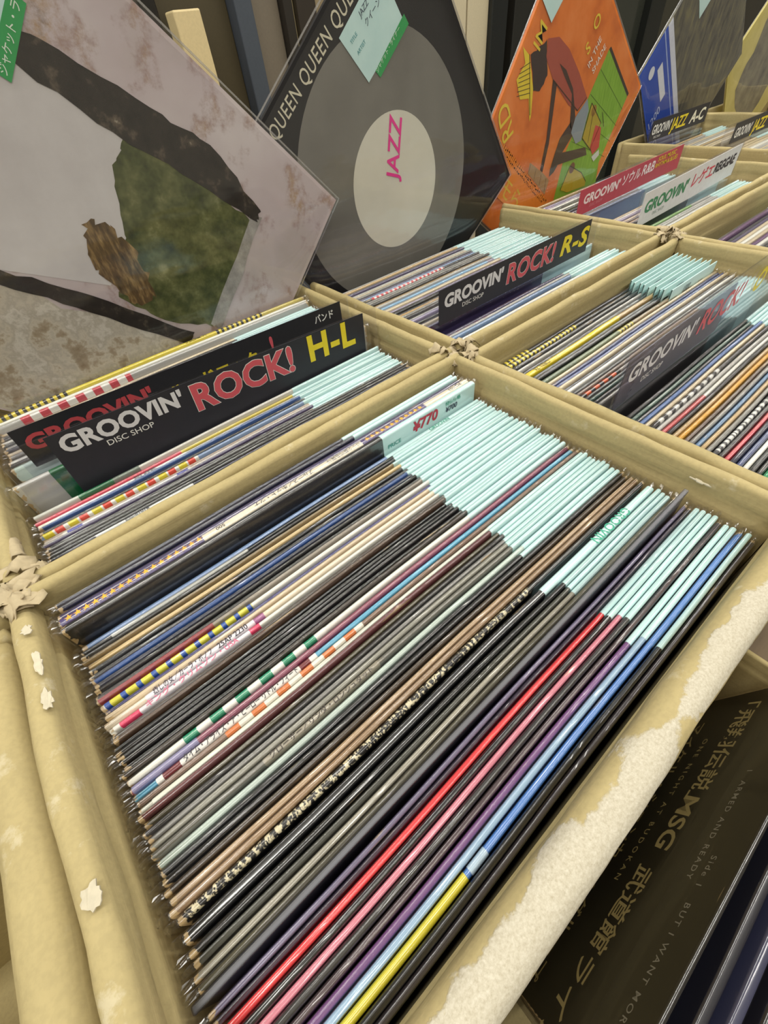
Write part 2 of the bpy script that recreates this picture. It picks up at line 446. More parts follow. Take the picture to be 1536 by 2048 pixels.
# ------------------------------------------------------------------ records
RL, RH = .315, .313
def wavy(x, var):
    if var == 99: return 0.0
    return .00045 * math.sin(x * 17 + .7) + .00025 * math.sin(x * 41 + 2.0)
def saddle_profile(t, drop, off):
    h = t / 2 + off; pr = [(-h, RH - drop)]
    rr = min(h, .0016)
    for k in range(5):
        a = math.pi - k * math.pi / 8
        pr.append((-h + rr + math.cos(a) * rr, RH + off - rr + math.sin(a) * rr))
    for k in range(5):
        a = math.pi / 2 - k * math.pi / 8
        pr.append((h - rr + math.cos(a) * rr, RH + off - rr + math.sin(a) * rr))
    pr.append((h, RH - drop))
    return pr
_mc = {}
def jacket_mesh(t, var):
    k = ('j', t, var)
    if k in _mc: return _mc[k]
    pr = saddle_profile(t, RH, 0); P = len(pr); n = 14; vs_ = []; fs = []
    r = random.Random(var * 7 + 1)
    for i in range(n + 1):
        x = (i / n - .5) * RL
        for (y, z) in pr:
            dz = -.0012 * r.random() if i in (0, n) and z > RH - .004 else 0
            vs_.append((x, y + wavy(x, var) * (1 if z > .2 else 0), z + dz))
    for i in range(n):
        for j in range(P - 1):
            a0 = i * P + j; fs.append((a0, a0 + P, a0 + P + 1, a0 + 1))
    fs.append(tuple(range(P))); fs.append(tuple(reversed(range(n * P, n * P + P))))
    me = mesh('jacket', vs_, fs, M_jacket, True); _mc[k] = me
    return me
def strip_mesh(name, t, var, segs, drop, off, mat):
    """paper saddle over the top of a jacket; segs = [(x0, x1, rgb)] in metres from the left end"""
    pr = saddle_profile(t, drop, off); P = len(pr); vs_ = []; fs = []; cols = []
    for (x0, x1, rgb) in segs:
        m = max(1, int((x1 - x0) / .02)); b = len(vs_)
        for i in range(m + 1):
            x = x0 + (x1 - x0) * i / m - RL / 2
            for (y, z) in pr: vs_.append((x, y + wavy(x, var), z))
        for i in range(m):
            for j in range(P - 1):
                a0 = b + i * P + j; fs.append((a0, a0 + P, a0 + P + 1, a0 + 1)); cols.append(rgb)
    bmv = vs_
    me = mesh(name, bmv, fs, mat, True)
    if mat is M_attr:
        ca = me.color_attributes.new('Col', 'FLOAT_COLOR', 'CORNER')
        for p in me.polygons:
            c = C(*cols[p.index])
            for li in p.loop_indices: ca.data[li].color = c
    return me
M_tag = mk_mottle('price_tag_paper', [(.3, (190, 222, 222)), (.7, (202, 230, 229))], 40, .5)
def tag_mesh(t, var, x0, x1, drop, up=0.0):
    k = ('t', t, var, x0, x1, drop)
    if k not in _mc: _mc[k] = strip_mesh('price_tag', t, var, [(x0, x1, (0, 0, 0))], drop, .0002, M_tag)
    return _mc[k]
def sleeve_mesh(t, var, drop=.18):
    k = ('s', t, var, drop)
    if k in _mc: return _mc[k]
    pr = saddle_profile(t, drop, .00030); P = len(pr); r = random.Random(var * 13 + 5)
    xs = [-RL / 2 - .0056, -RL / 2 - .0046, -RL / 2 - .003, -RL / 2 - .0006] + [(i / 12 - .5) * RL for i in range(13)] + [RL / 2 + .0008, RL / 2 + .003, RL / 2 + .0046, RL / 2 + .0056]
    vs_ = []; fs = []; n = len(xs); hw = t / 2 + .00034
    for i, x in enumerate(xs):
        d = min(i, n - 1 - i)
        sq = (.35, .75, .9, 1.0)[d] if d < 4 else 1.0
        jj = (.0007, .0010, .0007, .0002)[d] if d < 4 else .00008
        up = (-.004, -.001, .0012, .0006)[d] if d < 4 else 0
        up += r.uniform(-1, 1) * (jj * .8)
        for (y, z) in pr:
            top = z > RH - .01
            vs_.append((x + (r.uniform(-1, 1) * jj if d < 4 else 0), max(-hw, min(hw, y * sq + r.uniform(-1, 1) * jj * .6)) + wavy(x, var), z + (up + r.uniform(-1, 1) * jj if top else 0)))
    for i in range(n - 1):
        for j in range(P - 1):
            a0 = i * P + j; fs.append((a0, a0 + P, a0 + P + 1, a0 + 1))
    me = mesh('plastic_sleeve', vs_, fs, M_sleeve, False)
    me.polygons.foreach_set('use_smooth', [3 < (p.index // (P - 1)) < n - 5 for p in me.polygons])
    _mc[k] = me
    return me

ORD = ['', 'next', 'second', 'third', 'fourth', 'fifth', 'sixth', 'seventh', 'eighth', 'ninth', 'tenth', 'eleventh', 'twelfth', 'thirteenth', 'fourteenth']
_obi = [0]
def add_record(x, y, ztop, rgb, t, var, tag=None, obi=None, label='', group=None, rz=0.0, rx=0.0, small=False, cat='record', texts=None, ry=0.0, rise=0.0):
    t = max(.0014, math.floor(t * 10000 + .01) / 10000)
    up = Matrix.Rotation(rx, 3, 'X') @ Vector((0, 0, RH))
    e = empty('vinyl_record', (x - up.x, y - up.y, ztop - up.z), (rx, ry, rz), label=label, cat=cat, group=group)
    j = link('jacket', jacket_mesh(t, var), e, color=C(*rgb))
    link('plastic_sleeve', sleeve_mesh(t, var), e)
    if tag:
        x0, x1, drop = tag
        to = link('price_tag', tag_mesh(t if not rise else .0008, var, x0, x1, drop), e)
        to.location = (0, -max(0, t / 2 - .0006) if rise else 0, rise)
    if obi:
        for k, o in enumerate(obi if isinstance(obi, list) else [obi]):
            so = link('paper_strip', strip_mesh('paper_strip', t, var, o['segs'], o.get('drop', .04), .0002 + .00006 * k, o.get('mat') or M_attr), e)
            for tx in o.get('texts', ()):
                s, px, size, c = tx[:4]; flip = len(tx) > 4 and tx[4]
                me = text_mesh(s, size, flat(c), .012, 0, 1.0, tx[5] if len(tx) > 5 else 1.0)
                pxl = px - RL / 2
                put_text(so, me, (pxl, (size * .36 if flip else -size * .36) + wavy(pxl, var), RH + .0003), TOPFLIP if flip else TOP)
    for tx in texts or ():
        put_text(to if tag else e, text_mesh(tx[0], tx[4], flat(tx[5]), tx[6] if len(tx) > 6 else .01, tx[7] if len(tx) > 7 else 0), (tx[1] - RL / 2, tx[2], tx[3]), FRONT)
    return e

def fill_y(entries):
    """entries with y None are spread evenly between their placed neighbours"""
    ys = [e['y'] for e in entries]; i = 0
    while i < len(ys):
        if ys[i] is None:
            j = i
            while ys[j] is None: j += 1
            a, b = ys[i - 1], ys[j]
            for k in range(i, j): ys[k] = a + (b - a) * (k - i + 1) / (j - i + 1)
            i = j
        i += 1
    return ys
def stripes(x0, x1, w, *cs):
    out = []; x = x0; k = 0
    while x < x1 - 1e-5:
        out.append((x, min(x1, x + w), cs[k % len(cs)])); x += w; k += 1
    return out
def stack(entries, xc, place, group, zbase=1.097, xj=.0009, seed=1, jz=.0012, tmax=.0052):
    r = random.Random(seed); ys = fill_y(entries); n = len(entries)
    lms = [i for i, e in enumerate(entries) if e.get('lm')]
    for i, e in enumerate(entries):
        g = min([abs(ys[i] - ys[k]) for k in (i - 1, i + 1) if 0 <= k < n])
        t = min(e.get('t', tmax), g - .00078)
        tg = e.get('tag'); tg = None if not tg else (tg if isinstance(tg, tuple) else (.315 - .098 + r.uniform(-.004, .004), .3148, .045))
        if e.get('label'): lab = e['label']; grp = None
        else:
            m = min(lms, key=lambda q: abs(q - i)); dlt = abs(m - i)
            rel = 'behind' if i < m else 'before'
            lab = '%s%s-edged record, %s %s the %s %s' % ('tagged ' if tg else '', e['c'], ORD[dlt], rel, entries[m]['lm'], place)
        add_record(xc + r.uniform(-1, 1) * xj, ys[i], zbase + e.get('dz', 0) + r.uniform(-1, 1) * jz, e['rgb'], t, r.randrange(6), tg, e.get('obi'), lab, group, rz=.003 * math.sin(i * .2 + seed), texts=e.get('texts'), rise=e.get('rise', 0.0))
PAL = {'black': (24, 24, 26), 'navy': (34, 36, 58), 'charcoal': (48, 46, 46), 'grey': (128, 126, 122), 'pale grey': (176, 174, 170), 'white': (226, 224, 216), 'cream': (206, 190, 160),
       'tan': (186, 158, 112), 'brown': (92, 72, 56), 'light blue': (132, 158, 196), 'blue': (44, 82, 136), 'cyan': (84, 160, 192), 'maroon': (96, 44, 54), 'red': (206, 58, 62), 'pink': (214, 172, 184),
       'purple': (96, 60, 104), 'olive': (84, 84, 60), 'pale green': (178, 188, 172), 'violet': (72, 62, 96), 'yellow': (214, 186, 60), 'green': (52, 110, 84), 'orange': (220, 150, 60), 'lilac': (150, 140, 168)}
def R(c, y=None, **k):
    d = dict(c=c, y=y, rgb=k.pop('rgb', PAL[c])); d.update(k); return d
W_, BL_, YL = (226, 224, 218), (38, 84, 168), (214, 208, 60)
PUR = (72, 58, 112); CRM = (222, 212, 190)
star_obi = dict(segs=[(.001, .083, PUR), (.083, .206, CRM), (.206, .268, PUR), (.268, .3145, CRM)], drop=.02, texts=[('★' * 17, .003, .0049, (232, 176, 60)), ('ブルース／ホット・ツナ', .165, .0042, (60, 56, 60), True), ('500', .098, .004, (60, 56, 60), True), ('ロック歴代名盤10', .205, .0036, (60, 56, 60), True), ('★' * 12, .209, .0049, (232, 176, 60)), ('PG-103', .308, .0044, (50, 46, 50), True)])
def beads():
    s = []; x = .002; k = 0
    while x < .083:
        wd = .0052 if k % 2 else .0026
        s.append((x, min(.083, x + wd), YL if k % 2 else BL_)); x += wd; k += 1
    return s
M_speck = mk_mottle('speckled_edge_print', [(.42, (26, 24, 24)), (.50, (40, 38, 34)), (.54, (206, 194, 160)), (.7, (216, 206, 176))], 420, stretch=(1.6, 1, 1), detail=2)
def SPECK(x0, x1, c0, c1, step, seed):
    r = random.Random(seed); out = []; x = x0; k = 0
    while x < x1 - 1e-5:
        wd = step * r.uniform(.35, 1.5); out.append((x, min(x1, x + wd), c1 if k % 2 else c0)); x += wd; k += 1
    return out
entriesA = [
    R('navy', .2205, tag=(.20, .3145, .05), dz=.011), R('navy', .2165, tag=(.206, .314, .05), dz=.0115), R('violet', .2105, dz=.012, rgb=(66, 58, 96)),
    R('violet', .2045, dz=.0135, t=.0052, obi=star_obi, label='record wrapped in a purple paper strip with yellow stars, marked PG-103', lm='star-stripped record'),
    R('black', .1985, dz=.0128, t=.005, tag=(.218, .3148, .06), label='tall black record with a ¥770 price tag beside the star-stripped record', lm='¥770 record',
      texts=[('¥770', .247, -.0029, .3020, .0125, (186, 52, 72), .03, .15), ('PRICE', .222, -.0029, .3012, .0050, (60, 150, 140)), ('特価価格', .2815, -.0029, .3080, .0042, (40, 150, 120)), ('¥700', .2815, -.0029, .3020, .0062, (52, 60, 80), .02, .2)]),
    R('light blue', .1925, rgb=(124, 150, 194), t=.0042, tag=True, label='periwinkle blue edged record with price tag, just before the ¥770 record', lm='periwinkle record'),
    R('black', .1885, tag=True, obi=dict(segs=[(.016, .10, (190, 190, 184))], drop=.003)), R('black', .1853, tag=True), R('cream', .1822, tag=True, t=.0016, rgb=(150, 130, 96)),
    R('tan', .1788, tag=True, t=.0042, rgb=(208, 182, 132), label='record with a broad pale tan edge and price tag, big front carton', lm='broad tan record'),
    R('black', .1752, tag=True), R('charcoal', .1720, tag=True),
    R('blue', .1684, tag=True, rgb=(40, 78, 140), t=.004, label='worn mid-blue edged record with price tag in the big front carton', lm='worn blue record'),
    R('navy', .1650, tag=True), R('black', .1618, tag=True), R('charcoal', .1590, tag=True),
    R('grey', .1560, tag=True, rgb=(150, 140, 128), obi=dict(segs=[(.001, .062, (150, 58, 64))], drop=.01), label='grey-edged record with a dull red strip along its left end', lm='dull-red-strip record'),
    R('white', .1520, tag=True, t=.0042, obi=dict(segs=beads(), drop=.02), label='record with a strip of yellow beads and blue stars along its edge', lm='yellow-bead record'),
    R('violet', .1486, tag=True, rgb=(58, 54, 110)), R('cream', .1455, tag=True, rgb=(214, 194, 164)),
    R('cream', .1418, tag=True, t=.0042, rgb=(226, 212, 190), obi=dict(segs=[(.020, .080, (226, 220, 226)), (.080, .086, (160, 90, 140))], drop=.02, texts=[('癒しの女／カーラ・ボノフ', .024, .0044, (60, 50, 66), False, .60), ('25AP 2230', .0585, .0046, (50, 44, 56), False, .85)]), label='record with a white strip lettered 25AP 2230', lm='25AP 2230 record'),
    R('white', .1380, tag=True, t=.0038, obi=dict(segs=[(.002, .005, W_), (.005, .0145, (226, 70, 110)), (.0145, .074, (228, 222, 228)), (.074, .080, (226, 70, 110))], drop=.02, texts=[('キング・クリムゾン・USA', .0175, .0042, (206, 110, 140))]), label='record with a white strip ending in two hot pink blocks', lm='pink-block record'),
    R('brown', .1350, tag=True, rgb=(60, 48, 40)), R('brown', .1322, tag=True, rgb=(84, 62, 46)), R('black', .1295, tag=True), R('black', .1265, tag=True), R('black', .1236, tag=True), R('black', .1208, tag=True, rgb=(34, 32, 34)), R('black', .1178, tag=True), R('brown', .1149, tag=True, rgb=(52, 42, 34)),
    R('white', .1112, t=.0044, rgb=(224, 222, 214), obi=dict(segs=stripes(.026, .105, .0066, (24, 140, 102), W_), drop=.02), label='white-edged record with a green and white striped strip', lm='green-striped record', tag=True),
    R('maroon', .1075, rgb=(132, 58, 84), obi=dict(segs=[(.001, .031, (128, 122, 160))], drop=.01), label='dusty rose edged record, just before the green-striped record'),
    R('cyan', .1038, t=.004, rgb=(92, 166, 198), obi=dict(segs=[(.010, .013, W_), (.013, .021, (112, 38, 44)), (.021, .084, (224, 220, 214)), (.084, .090, (112, 38, 44)), (.090, .094, W_)], drop=.02, texts=[('タイム・アライズ・ア・ヒーロー リトル・フィート', .0225, .0042, (60, 56, 60), False, .62)]), label='bright cyan edged record without a price tag', lm='bright cyan record'),
    R('brown', .1003, t=.0034, rgb=(126, 100, 84), obi=dict(segs=stripes(.041, .121, .0068, (214, 116, 44), (228, 222, 208)), drop=.02), label='record with an orange and white striped strip', lm='orange-striped record'),
    R('white', .0972, t=.0036, rgb=(214, 214, 202), obi=dict(segs=[(.006, .098, (222, 222, 208))], drop=.01), tag=True, label='record with a plain off-white strip before the orange-striped record'),
    R('maroon', .0940, tag=True, rgb=(98, 46, 50)), R('olive', .0908, tag=True, rgb=(78, 72, 54)), R('charcoal', .0876, tag=True), R('grey', .0846, tag=True), R('grey', .0814, tag=True, rgb=(140, 138, 128)), R('grey', .0782, tag=True, rgb=(110, 108, 100), obi=dict(segs=[(.05, .115, (150, 142, 126))], drop=.008, texts=[('クローサー／リンダ・ロンシュタット', .053, .0038, (70, 64, 60), False, .9)])),
    R('pale green', .0745, tag=True, t=.0034, rgb=(184, 198, 190), label='pale mint edged record with a price tag', lm='pale mint record'),
    R('black', .0710, tag=True), R('black', .0677), R('brown', .0646, rgb=(66, 54, 42)),
    R('tan', .0610, t=.0036, rgb=(168, 142, 112), label='scuffed brown-tan edged record without tag, big front carton', lm='scuffed tan record'),
    R('tan', .0577, rgb=(150, 122, 92)),
    R('black', .0542, t=.004, obi=dict(segs=[(.003, .20, (30, 28, 28))], drop=.0022, mat=M_speck), label='black record speckled with cream marks along its edge', lm='cream-speckled record'),
    R('black', .0486, t=.0066, tag=(.204, .3146, .05), texts=None, label='wide black record with a large tag lettered in green', lm='wide black record'),
    R('black', .0436, tag=True), R('olive', .0405, tag=True, rgb=(70, 70, 62)), R('grey', .0372, tag=True, rgb=(158, 152, 136), t=.0034), R('olive', .0340, rgb=(88, 84, 66)),
    R('lilac', .0265, rgb=(120, 112, 140)), R('charcoal', .0238, rgb=(52, 42, 58)),
    R('red', .0205, t=.0036, tag=(.214, .3146, .045), rgb=(222, 62, 66), label='bright red edged record with a price tag', lm='bright red record'),
    R('black', .0172, tag=True), R('pink', .0140, t=.0034, rgb=(204, 120, 138), label='rose pink edged record, second before the bright red one', tag=True, lm='rose pink record'),
    R('charcoal', .0108, tag=True), R('brown', .0076, rgb=(78, 62, 66)),
    R('purple', .0040, tag=(.210, .3146, .05), t=.0038, rgb=(112, 70, 122), label='purple edged record with a wide price tag', lm='purple record'),
    R('light blue', .0006, tag=True, t=.0032, rgb=(150, 178, 204)),
    R('blue', -.0030, t=.0036, rgb=(74, 122, 190), obi=[dict(segs=[(.0, .088, (212, 196, 44))], drop=.02), dict(segs=[(.09, .099, (170, 190, 206))], drop=.01)], label='sky blue edged record with a plain yellow strip', lm='yellow-strip record'),
    R('black', -.0066, tag=True), R('charcoal', -.0098, rgb=(58, 52, 56))]
stack(entriesA, .0806, 'in the big front carton', 'records packed in the big front carton', seed=3)
# big green letters on the wide tag of the wide black record are printed on its top edge
def top_letters(owner_label, s, px, size, c, flip=True):
    for o in col.objects:
        if o.get('label') == owner_label:
            put_text(o, text_mesh(s, size, flat(c), .008), (px - RL / 2, size * .36 if flip else -size * .36, RH + .0003), TOPFLIP if flip else TOP); return
top_letters('wide black record with a large tag lettered in green', 'GROOVIN', .288, .0078, (60, 160, 132))
top_letters('periwinkle blue edged record with price tag, just before the ¥770 record', 'GROOVIN', .2600, .0046, (28, 150, 118), False)

# grey plastic divider poking up between the records
dv = empty('divider_card', (.0835, .0303, 1.1035 - .30), (0, math.radians(-2.2), 0), label='smoky clear plastic divider poking above the packed records', cat='divider')
link('plastic_sheet', boxmesh('plastic_sheet', -.152, .1610, -.0009, .0009, 0, .30, M_grey_plastic, .0004), dv)
link('folded_edge', boxmesh('folded_edge', -.152, .1610, -.0014, .0014, .2995, .3015, M_grey_plastic, .0006), dv)

# --- carton B (H-L)
HATCH = lambda x0, x1: stripes(x0, x1, .0028, (220, 200, 60), (40, 38, 34))
entB = [R('yellow', .452, rgb=(196, 180, 90), t=.004, obi=dict(segs=HATCH(.004, .06) + [(.06, .205, (222, 204, 70))] + HATCH(.205, .262), drop=.03, texts=[('S ECPM-71', .175, .005, (60, 56, 40))]), label='record with a yellow strip ending in black hatching, lettered ECPM-71', lm='ECPM-71 record', tag=None, dz=.006),
        R('white', .447, dz=.004), R('pale grey', .4425, dz=.004, obi=dict(segs=stripes(.02, .115, .0075, (200, 70, 84), W_), drop=.03), label='record with a red and white chequered strip behind the dark signs', lm='red-chequered record'),
        R('cream', .4375, tag=True), R('charcoal', .433, tag=True), R('black', .4285, tag=True), R('grey', .424, tag=True), R('white', .4195, tag=True), R('black', .415, tag=True), R('pale grey', .4105, tag=True), R('navy', .406, tag=True), R('cream', .4015, tag=True), R('grey', .397, tag=True), R('black', .3925, tag=True), R('white', .388, tag=True), R('charcoal', .3835, tag=True), R('green', .378, rgb=(206, 226, 216), label='pale mint edged record just behind the rear dark sign', lm='rear sign-side record')]
stack(entB, .0815, 'behind the H-L sign', 'records behind the H-L sign', zbase=1.1095, seed=5)
entB2 = [R('grey', .3575), R('black', .3530), R('white', .3485), R('grey', .3440), R('white', .3385, dz=.021, rgb=(212, 210, 200), lm='white record', obi=dict(segs=[(.024, .055, (20, 112, 62)), (.055, .09, (150, 160, 140))], drop=.05), label='raised white record with a green block right behind the H-L sign')]
stack(entB2, .0815, 'between the rock signs', 'records between the two dark rock signs', zbase=1.0962, seed=6)
entB3 = [R('white', .3205, dz=.0045, t=.0036, tag=True, rgb=(214, 210, 202), obi=dict(segs=[(.0, .03, (196, 196, 186)), (.03, .055, (24, 112, 66)), (.055, .075, (120, 132, 120))], drop=.04), label='record with a grey and green strip under the H-L sign', lm='green-grey-strip record'),
         R('yellow', .3168, tag=True, rgb=(210, 190, 70), obi=dict(segs=[(.0, .108, (204, 50, 78))], drop=.015), label='yellow edged record with a crimson strip under the H-L sign', lm='crimson-strip record'),
         R('pale grey', .3134, tag=True, obi=dict(segs=[(.0, .012, (226, 220, 200)), (.012, .11, (222, 220, 218))], drop=.015, texts=[('28AP 505', .085, .0044, (80, 80, 90), True)])),
         R('blue', .3100, tag=True, rgb=(60, 92, 150)), R('navy', .3066, tag=True), R('charcoal', .3035, tag=True),
         R('light blue', .3000, tag=True, t=.0036, obi=dict(segs=[sg for k in range(7) for sg in ((k * .0162 + .002, k * .0162 + .0082, (222, 206, 40)), (k * .0162 + .0082, k * .0162 + .0096, W_), (k * .0162 + .0096, k * .0162 + .0152, (222, 66, 44)), (k * .0162 + .0152, k * .0162 + .0182, W_))], drop=.03), label='record with a yellow, red and white striped strip', lm='yellow-red-striped record'),
         R('tan', .2965, tag=True, rgb=(176, 156, 136)), R('cream', .2930, tag=True, rgb=(196, 186, 176), obi=dict(segs=[(.012, .015, W_), (.015, .025, (74, 76, 166)), (.025, .094, (216, 214, 218)), (.094, .103, (74, 76, 166)), (.103, .105, W_)], drop=.02), label='record with a white strip ending in two violet-blue blocks', lm='violet-block record'),
         R('violet', .2896, tag=True), R('black', .2862, tag=True), R('charcoal', .2828), R('black', .2794), R('black', .2760), R('navy', .2728, obi=dict(segs=[(.03, .10, (208, 208, 206))], drop=.01, texts=[('ESS-81078', .05, .004, (40, 40, 50))])), R('black', .2694), R('navy', .2660), R('black', .2622, obi=dict(segs=[(.0, .04, (226, 226, 224)), (.04, .1, (40, 40, 48)), (.1, .105, (226, 226, 224))], drop=.01)), R('charcoal', .2585), R('black', .2550)]
stack(entB3, .0805, 'before the H-L sign', 'records in front of the H-L sign', zbase=1.0965, seed=8)

# --- carton D
SCR = lambda k: [(('1500', '1700', '1200', '1500', '1800', '1500', '1600', '1500', '1300')[k % 9], .236 + .004 * (k % 3), -.0009, .3035, .0078, (70, 90, 100), .006, .25)]
def hat(x0, x1): return dict(segs=HATCH(x0, x1), drop=.012)
entD = [R('navy', .2085, tag=True, dz=.002, obi=hat(.0, .05), label='first black record with a short hatched yellow strip by the wall', lm='short-hatched record', rgb=(30, 28, 38)),
        R('black', .2035, tag=True, obi=hat(.01, .115), label='black record with a long hatched yellow strip', lm='long-hatched record'),
        R('black', .1985, tag=True), R('white', .1938, tag=True, t=.0024, rgb=(190, 188, 184)), R('black', .1890, tag=True),
        R('tan', .1835, tag=True, rgb=(176, 146, 92), obi=dict(segs=[(.0, .155, (228, 204, 34))], drop=.018, texts=[('ORN 76', .045, .006, (60, 56, 30), True)]), label='tan edged record with a plain bright yellow strip lettered ORN 76', lm='ORN 76 record'),
        R('black', .1780, tag=True), R('black', .1735, tag=True),
        R('brown', .1680, tag=True, rgb=(140, 120, 86), obi=dict(segs=[(.0, .06, (92, 108, 84)), (.06, .13, (110, 122, 92))] + stripes(.13, .155, .0026, (206, 190, 60), (44, 44, 36)), drop=.018), label='record with a murky green strip ending in hatching', lm='murky-green-strip record'),
        R('cream', .1635), R('navy', .1598, rgb=(52, 62, 110)), R('blue', .1560, rgb=(58, 76, 134)), R('cream', .1522), R('navy', .1485), R('white', .1448),
        R('charcoal', .1410), R('brown', .1372, rgb=(120, 104, 92)), R('grey', .1335, tag=True, rgb=(150, 142, 134), obi=dict(segs=stripes(.01, .07, .006, (226, 96, 40), (50, 44, 40)), drop=.015), label='record with an orange and black chequered strip by the tilted clear sign', lm='orange-chequered record'),
        R('charcoal', .1295, tag=True), R('green', .1257, tag=True, rgb=(60, 84, 76)), R('black', .1220, tag=True), R('grey', .1182, tag=True)]
for _k in range(9):
    entD[_k]['rise'] = .0085; entD[_k]['texts'] = SCR(_k)
stack(entD, .433, 'beside the wall', 'records in the hatched-strip carton', zbase=1.0985, seed=9)
entD2 = [R('charcoal', .0950, tag=True), R('green', .0915, tag=True, rgb=(76, 98, 88)), R('black', .0880, tag=True), R('light blue', .0845, tag=True, rgb=(86, 116, 170)), R('cream', .0808, tag=True), R('charcoal', .0770, tag=True, obi=dict(segs=stripes(.02, .12, .0055, (40, 38, 40), (214, 212, 208)), drop=.01), label='dark record with a dashed black and white strip', lm='dashed-strip record'),
         R('pale grey', .0733, tag=True), R('white', .0696, tag=True, obi=dict(segs=[(.0, .08, (196, 84, 84))], drop=.01)), R('black', .0660, tag=True), R('tan', .0622, tag=True), R('yellow', .0585, tag=True, rgb=(226, 168, 50), label='orange-yellow edged record past the tilted clear sign', lm='orange-yellow record'), R('brown', .0548, tag=True), R('grey', .0510, tag=True), R('blue', .0472, tag=True, rgb=(84, 122, 160), t=.0036), R('tan', .0436, tag=True), R('grey', .0400),
         R('black', .0360, obi=dict(segs=SPECK(.0, .10, (60, 60, 64), (216, 216, 212), .0034, 8), drop=.003), label='black record with white block marks along its edge', lm='white-marked record'), R('charcoal', .0324),
         R('red', .0288, rgb=(196, 60, 70), obi=dict(segs=[(.09, .1, W_)], drop=.01), label='crimson edged record by the carton wall', lm='crimson record'), R('navy', .0250), R('blue', .0212, rgb=(60, 74, 120)), R('white', .0174), R('black', .0136), R('charcoal', .0098), R('green', .0060, rgb=(36, 146, 96)), R('black', .0022), R('navy', -.0016), R('grey', -.0054)]
stack(entD2, .433, 'past the clear sign', 'records past the tilted clear sign', zbase=1.098, seed=10)

# --- cartons C, E, F, G: thinner-looking rows seen from further away
def row(y0, y1, pitch, xc, label_place, group, weights, tagp, seed, zbase=1.097, extra=None, far=False):
    r = random.Random(seed); n = int((y1 - y0) / pitch); keys = list(weights); ws = list(weights.values()); ti = 0; tag_on = True
    for k in range(n):
        y = y1 - k * pitch; c = r.choices(keys, ws)[0]
        if r.random() < .18: tag_on = r.random() < tagp
        tg = (.216 + r.uniform(-.004, .004), .3147, .045) if tag_on else None
        q = n - k if far else k + 1; suf = 'th' if 10 <= q % 100 <= 20 else {1: 'st', 2: 'nd', 3: 'rd'}.get(q % 10, 'th')
        ob = None; lab = '%s%s-edged record in clear sleeve, %d%s %s' % ('tagged ' if tg else '', c, q, suf, label_place)
        grp = group
        if extra and k in extra:
            ob, lab = extra[k]; grp = group
        add_record(xc + r.uniform(-.0009, .0009), y, zbase + r.uniform(-.0018, .0018), PAL[c], pitch - .0008, r.randrange(6), tg, ob, lab, grp, rz=.003 * math.sin(k * .2 + seed))
WG = {'grey': 3, 'pale grey': 3, 'charcoal': 3, 'lilac': 3, 'black': 2, 'white': 2, 'cream': 2, 'navy': 1, 'brown': 1, 'light blue': 1, 'tan': 1, 'violet': 1}
redhatch = dict(segs=stripes(.03, .15, .0035, (214, 70, 76), (236, 226, 224)), drop=.025)
row(.312, .466, .0044, .439, 'behind the R-S sign', 'records behind the R-S sign', WG, .75, 21, far=True, extra={10: (redhatch, 'record with a finely striped red and white strip behind the R-S sign'), 17: (dict(segs=[(0.02, .2, (130, 172, 206))], drop=.02), 'record with a sky blue strip behind the R-S sign'), 24: (dict(segs=[(.02, .25, (196, 158, 96))], drop=.02), 'record with a long ochre strip behind the R-S sign')})
row(.254, .292, .0042, .439, 'before the R-S sign', 'records in front of the R-S sign', WG, .9, 22, extra={1: (dict(segs=stripes(.02, .09, .0068, (206, 62, 74), (238, 232, 230)), drop=.02), 'record with a bold red and white striped strip before the R-S sign')})
row(.381, .478, .0052, .806, 'behind the soul sign', 'records behind the soul sign', WG, .8, 23, far=True)
row(.312, .350, .0050, .806, 'from the soul sign towards the reggae sign', 'records between the soul and reggae signs', WG, .9, 24, extra={2: (dict(segs=[(.0, .05, (226, 120, 60))], drop=.02), 'record with a short orange strip between soul and reggae signs')})
row(.262, .291, .0048, .806, 'before the reggae sign', 'records in front of the reggae sign', {'white': 3, 'pale grey': 3, 'light blue': 2, 'navy': 1}, 1.0, 25, extra={0: (dict(segs=[(.0, .16, (118, 160, 92))], drop=.03), 'record with a grass green strip before the reggae sign')})
row(.10, .205, .0055, .791, 'from the back wall in the reggae-side carton', 'records in the purple-edged carton', {'purple': 2, 'violet': 2, 'black': 3, 'white': 2, 'charcoal': 2, 'cream': 1, 'lilac': 2}, 0.3, 26)
WJ = {'cream': 4, 'tan': 3, 'white': 3, 'pale grey': 3, 'grey': 1, 'brown': 1}
row(.432, .508, .0062, 1.25, 'before the jazz A-C sign', 'records in front of the jazz A-C sign', WJ, .6, 27)
row(.330, .395, .0065, 1.25, 'before the second jazz sign', 'records in front of the second jazz sign', WJ, .6, 28)

